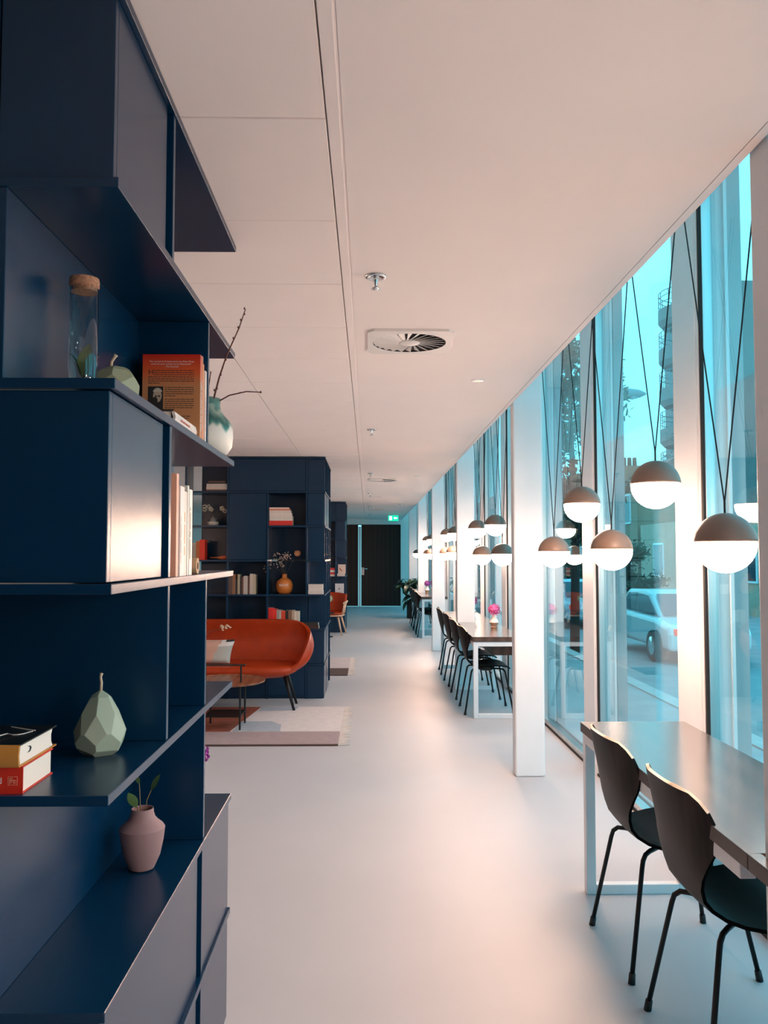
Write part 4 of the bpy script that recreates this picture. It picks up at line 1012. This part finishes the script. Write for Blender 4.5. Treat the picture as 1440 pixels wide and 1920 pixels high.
def house(lab, x0, x1, y0, y1, h, roofh, wins, bm_, chim=None, nm='house'):
    hs = thing(nm, lab, 'building', (x0, y0, GZ))
    B(0, x1-x0, 0, y1-y0, 0, h-GZ).build('wall', bm_, hs)
    dx = x1-x0; dy = y1-y0; hh = h-GZ
    if roofh: 
        rf = MB().prism([(-.3, hh), (dx+.3, hh), (dx/2, hh+roofh)], 'y', -.2, dy+.2).build('roof', roofm, hs)
    for (yy, zz, ww, wh) in wins:
        f = B(-.06, 0, yy, yy+ww, zz, zz+wh).build('window', framew, hs)
        B(-.07, -.055, yy+.08, yy+ww-.08, zz+.08, zz+wh-.08).build('pane', wpane, f)
    if chim:
        c = B(chim[0], chim[0]+1.0, chim[1], chim[1]+.8, hh-.5, hh+chim[2]).build('chimney', bm_, hs)
        for q in range(3): MB().lathe([(0, 0), (.13, 0), (.11, .5), (0, .5)], (chim[0]+.2+.3*q, chim[1]+.4, hh+chim[2]), 10).build('chimney_pot', roofm, c)
    return hs
house('brick row house with chimney across the street', 14, 18, 43.5, 75, 5.0, 1.6, [(1+3.2*i, z, 1.2, 1.6) for i in range(9) for z in (1.2, 3.9)], brick, (.6, 4.3, 1.6))
house('low plastered house nearer than the brick row', 14, 21, 29, 43, 3.0, .0, [(1+3.2*i, 1.2, 1.4, 1.6) for i in range(4)], brick2)
tw = thing('apartment_tower', 'tall apartment tower with round concrete balconies behind the houses', 'building', (24.1, 58, GZ))
B(-1.2, 8, -3, 6, 0, 20.6).build('wall', concm, tw)
for k in range(6):
    z = 9.96+2.83*(k-2)
    sl = MB().lathe([(0, -.15), (2.3, -.15), (2.6, .2), (2.6, 1.05), (2.5, 1.05), (2.5, .3), (0, .3)], (-1.0, 0, z), 40).build('balcony', concm, tw, angle=40)
    mb = MB()
    for hgt in (1.5, 1.9, 2.25):
        mb.tube([(-1.0+2.55*math.cos(a*math.pi/24), 2.55*math.sin(a*math.pi/24), z+hgt) for a in range(6, 44)], .03, 5)
    for a in range(6, 44, 4): mb.tube([(-1.0+2.55*math.cos(a*math.pi/24), 2.55*math.sin(a*math.pi/24), z+1.05) for _ in (0,)]+[(-1.0+2.55*math.cos(a*math.pi/24), 2.55*math.sin(a*math.pi/24), z+2.25)], .03, 5)
    for a in range(28, 68, 5):
        pass
    mb2 = MB()
    for hgt in (1.5, 1.9, 2.25): mb2.tube([(-1.0-2.55*math.cos(t), -2.55*math.sin(t), z+hgt) for t in [(-1.2+.1*q) for q in range(33)]], .03, 5)
    for q in range(0, 33, 4):
        t = -1.2+.1*q; mb2.tube([(-1.0-2.55*math.cos(t), -2.55*math.sin(t), z+1.05), (-1.0-2.55*math.cos(t), -2.55*math.sin(t), z+2.25)], .03, 5)
    mb2.build('railing', mat('railing_blue', (.10, .20, .24), .5), sl)
# street lamp
sl = thing('street_lamp', 'grey street lamp reaching over the road outside', 'street lamp', (6.4, 22.6, GZ))
lampg = mat('street_lamp_grey', (.25, .28, .30), .5)
MB().tube([(0, 0, 0), (0, 0, 6.3), (.1, 0, 6.55), (.35, 0, 6.60)], [.09, .06, .05, .045], 10).build('pole', lampg, sl, smooth=True)
MB().lathe([(0, 0), (.06, .02), (.13, .14), (.15, .35), (.11, .68), (.03, .86), (0, .87)], (.30, 0, 6.62), 20, 'x').build('head', lampg, sl, smooth=True)
MB().lathe([(0, 0), (.08, .05), (.11, .18), (.08, .32), (0, .36)], (.60, 0, 6.57), 16, 'x').build('lens', mat('lamp_lens', (.5, .55, .55), .2), sl, smooth=True)
# trees and shrubs
foli = mat('tree_leaf', (.05, .06, .03), .7, var=.4, vscale=3); barkm = mat('tree_bark', (.05, .035, .028), .9, var=.2)
def tree(lab, loc, h, crown, nl, seed, low=.3, size=.09, nm='tree'):
    t = thing(nm, lab, 'tree' if nm == 'tree' else 'shrub', loc)
    rt = random.Random(seed)
    MB().tube([(0, 0, 0), (.05, 0, h*.35), (-.03, .04, h*.7), (.0, 0, h*.95)], [crown*.09, crown*.07, crown*.04, .01], 8).build('trunk', barkm, t, smooth=True)
    mb = MB(); tips = []
    for i in range(26):
        z = h*(low+(.95-low)*rt.random()); a = rt.uniform(0, 6.28); l = crown*rt.uniform(.55, 1.05)*math.sin(math.pi*min(.92, max(.12, (z/h-low*.6)/(1-low*.6))))**.6
        e = Vector((math.cos(a)*l, math.sin(a)*l, z+l*.35)); mb.tube([(0, 0, z-.1), tuple(e*.5+Vector((0, 0, z*.5-.02))), tuple(e)], [.02, .014, .005], 5); tips.append((Vector((0, 0, z)), e))
    mb.build('branches', barkm, t)
    mb = MB()
    for i in range(nl):
        a, b = rt.choice(tips); p = a.lerp(b, rt.uniform(.25, 1.05))+Vector((rt.gauss(0, 1), rt.gauss(0, 1), rt.gauss(0, 1)))*crown*.13
        d = Vector((rt.gauss(0, 1), rt.gauss(0, 1), rt.gauss(0, 1))).normalized(); e = d.orthogonal().normalized(); s = size*rt.uniform(.6, 1.3)
        mb.add([p-d*s, p+e*s*.5, p+d*s, p-e*s*.5], [(0, 1, 2, 3)])
    tag(mb.build('leaves', foli, t), kind='stuff')
tree('dark leafy tree standing outside behind the second window', (4.55, 18.6, GZ), 7.6, 1.25, 5200, 1, .33)
tree('bare young tree by the balcony tower', (19.4, 52.5, GZ), 10.2, 1.3, 500, 5, .3)
tree('round green shrub across the street', (9.7, 31.0, GZ), 2.4, 1.2, 2600, 2, .1, .10, 'shrub')
tree('low hedge shrub left of the round one across the street', (9.8, 38.5, GZ), 1.9, 1.5, 2600, 3, .1, .10, 'shrub')
# parked cars
def car(lab, loc, rz, rgb, grp='parked cars'):
    c = thing('car', lab, 'car', loc, rz, grp)
    pm = mat('car_paint_%d' % int(rgb[0]*100), rgb, .25, var=.02, coat=.6); gm = mat('car_glass', (.06, .09, .11), .08)
    body = [(-2.1, .28), (-2.1, .62), (-2.0, .80), (-1.2, .90), (1.75, .95), (2.05, .85), (2.12, .55), (2.05, .28)]
    MB().prism([(p, q) for p, q in body], 'x', -.85, .85).build('body', pm, c, bevel=.10, seg=3)
    cab_ = [(-1.15, .88), (-.45, 1.38), (-.1, 1.45), (1.0, 1.43), (1.85, .93)]
    MB().prism(cab_, 'x', -.70, .70).build('cabin', pm, c, bevel=.08, seg=3)
    for sx in (-1, 1):
        MB().prism([(-.98, .93), (-.40, 1.33), (.30, 1.37), (.30, .95)], 'x', sx*.700, sx*.712).build('side_window', gm, c)
        MB().prism([(.36, .95), (.36, 1.37), (.95, 1.35), (1.55, .97)], 'x', sx*.700, sx*.712).build('side_window', gm, c)
        for yy in (-1.35, 1.35):
            wh = MB().lathe([(0, 0), (.31, 0), (.33, .03), (.33, .19), (.31, .22), (0, .22)], (sx*.86-.11, yy, .33), 24, 'x').build('wheel', blackp, c, angle=40)
            MB().lathe([(0, -.005), (.18, -.005), (.20, .01), (.20, .23), (.18, .235), (0, .235)], (sx*.86-.115, yy, .33), 18, 'x').build('rim', chrome, wh, angle=40)
        B(sx*.55-.16, sx*.55+.16, 2.06, 2.13, .62, .76).build('headlight', mat('car_lamp', (.7, .72, .72), .2), c, bevel=.02)
        B(sx*.62-.13, sx*.62+.13, -2.13, -2.04, .60, .74).build('tail_light', mat('car_tail', (.6, .03, .02), .3, emit=((1, .1, .04), .6)), c, bevel=.02)
    MB().add([(-.62, -1.10, .93), (.62, -1.10, .93), (.56, -.50, 1.36), (-.56, -.50, 1.36)], [(0, 1, 2, 3)]).build('rear_window', gm, c).location = (0, -.03, .015)
    MB().add([(-.62, 1.82, .97), (.62, 1.82, .97), (.56, 1.05, 1.40), (-.56, 1.05, 1.40)], [(0, 1, 2, 3)]).build('windscreen', gm, c).location = (0, .03, .015)
    return c
car('silver hatchback with red tail lights parked outside', (6.9, 19.0, GZ), 0, (.62, .66, .68))
car('light blue car parked farther along the street', (6.75, 27.2, GZ), 0, (.35, .50, .56))
#car('pale car parked close to the windows, seen low through the glass', (4.45, 14.6, GZ), 0, (.50, .58, .62))
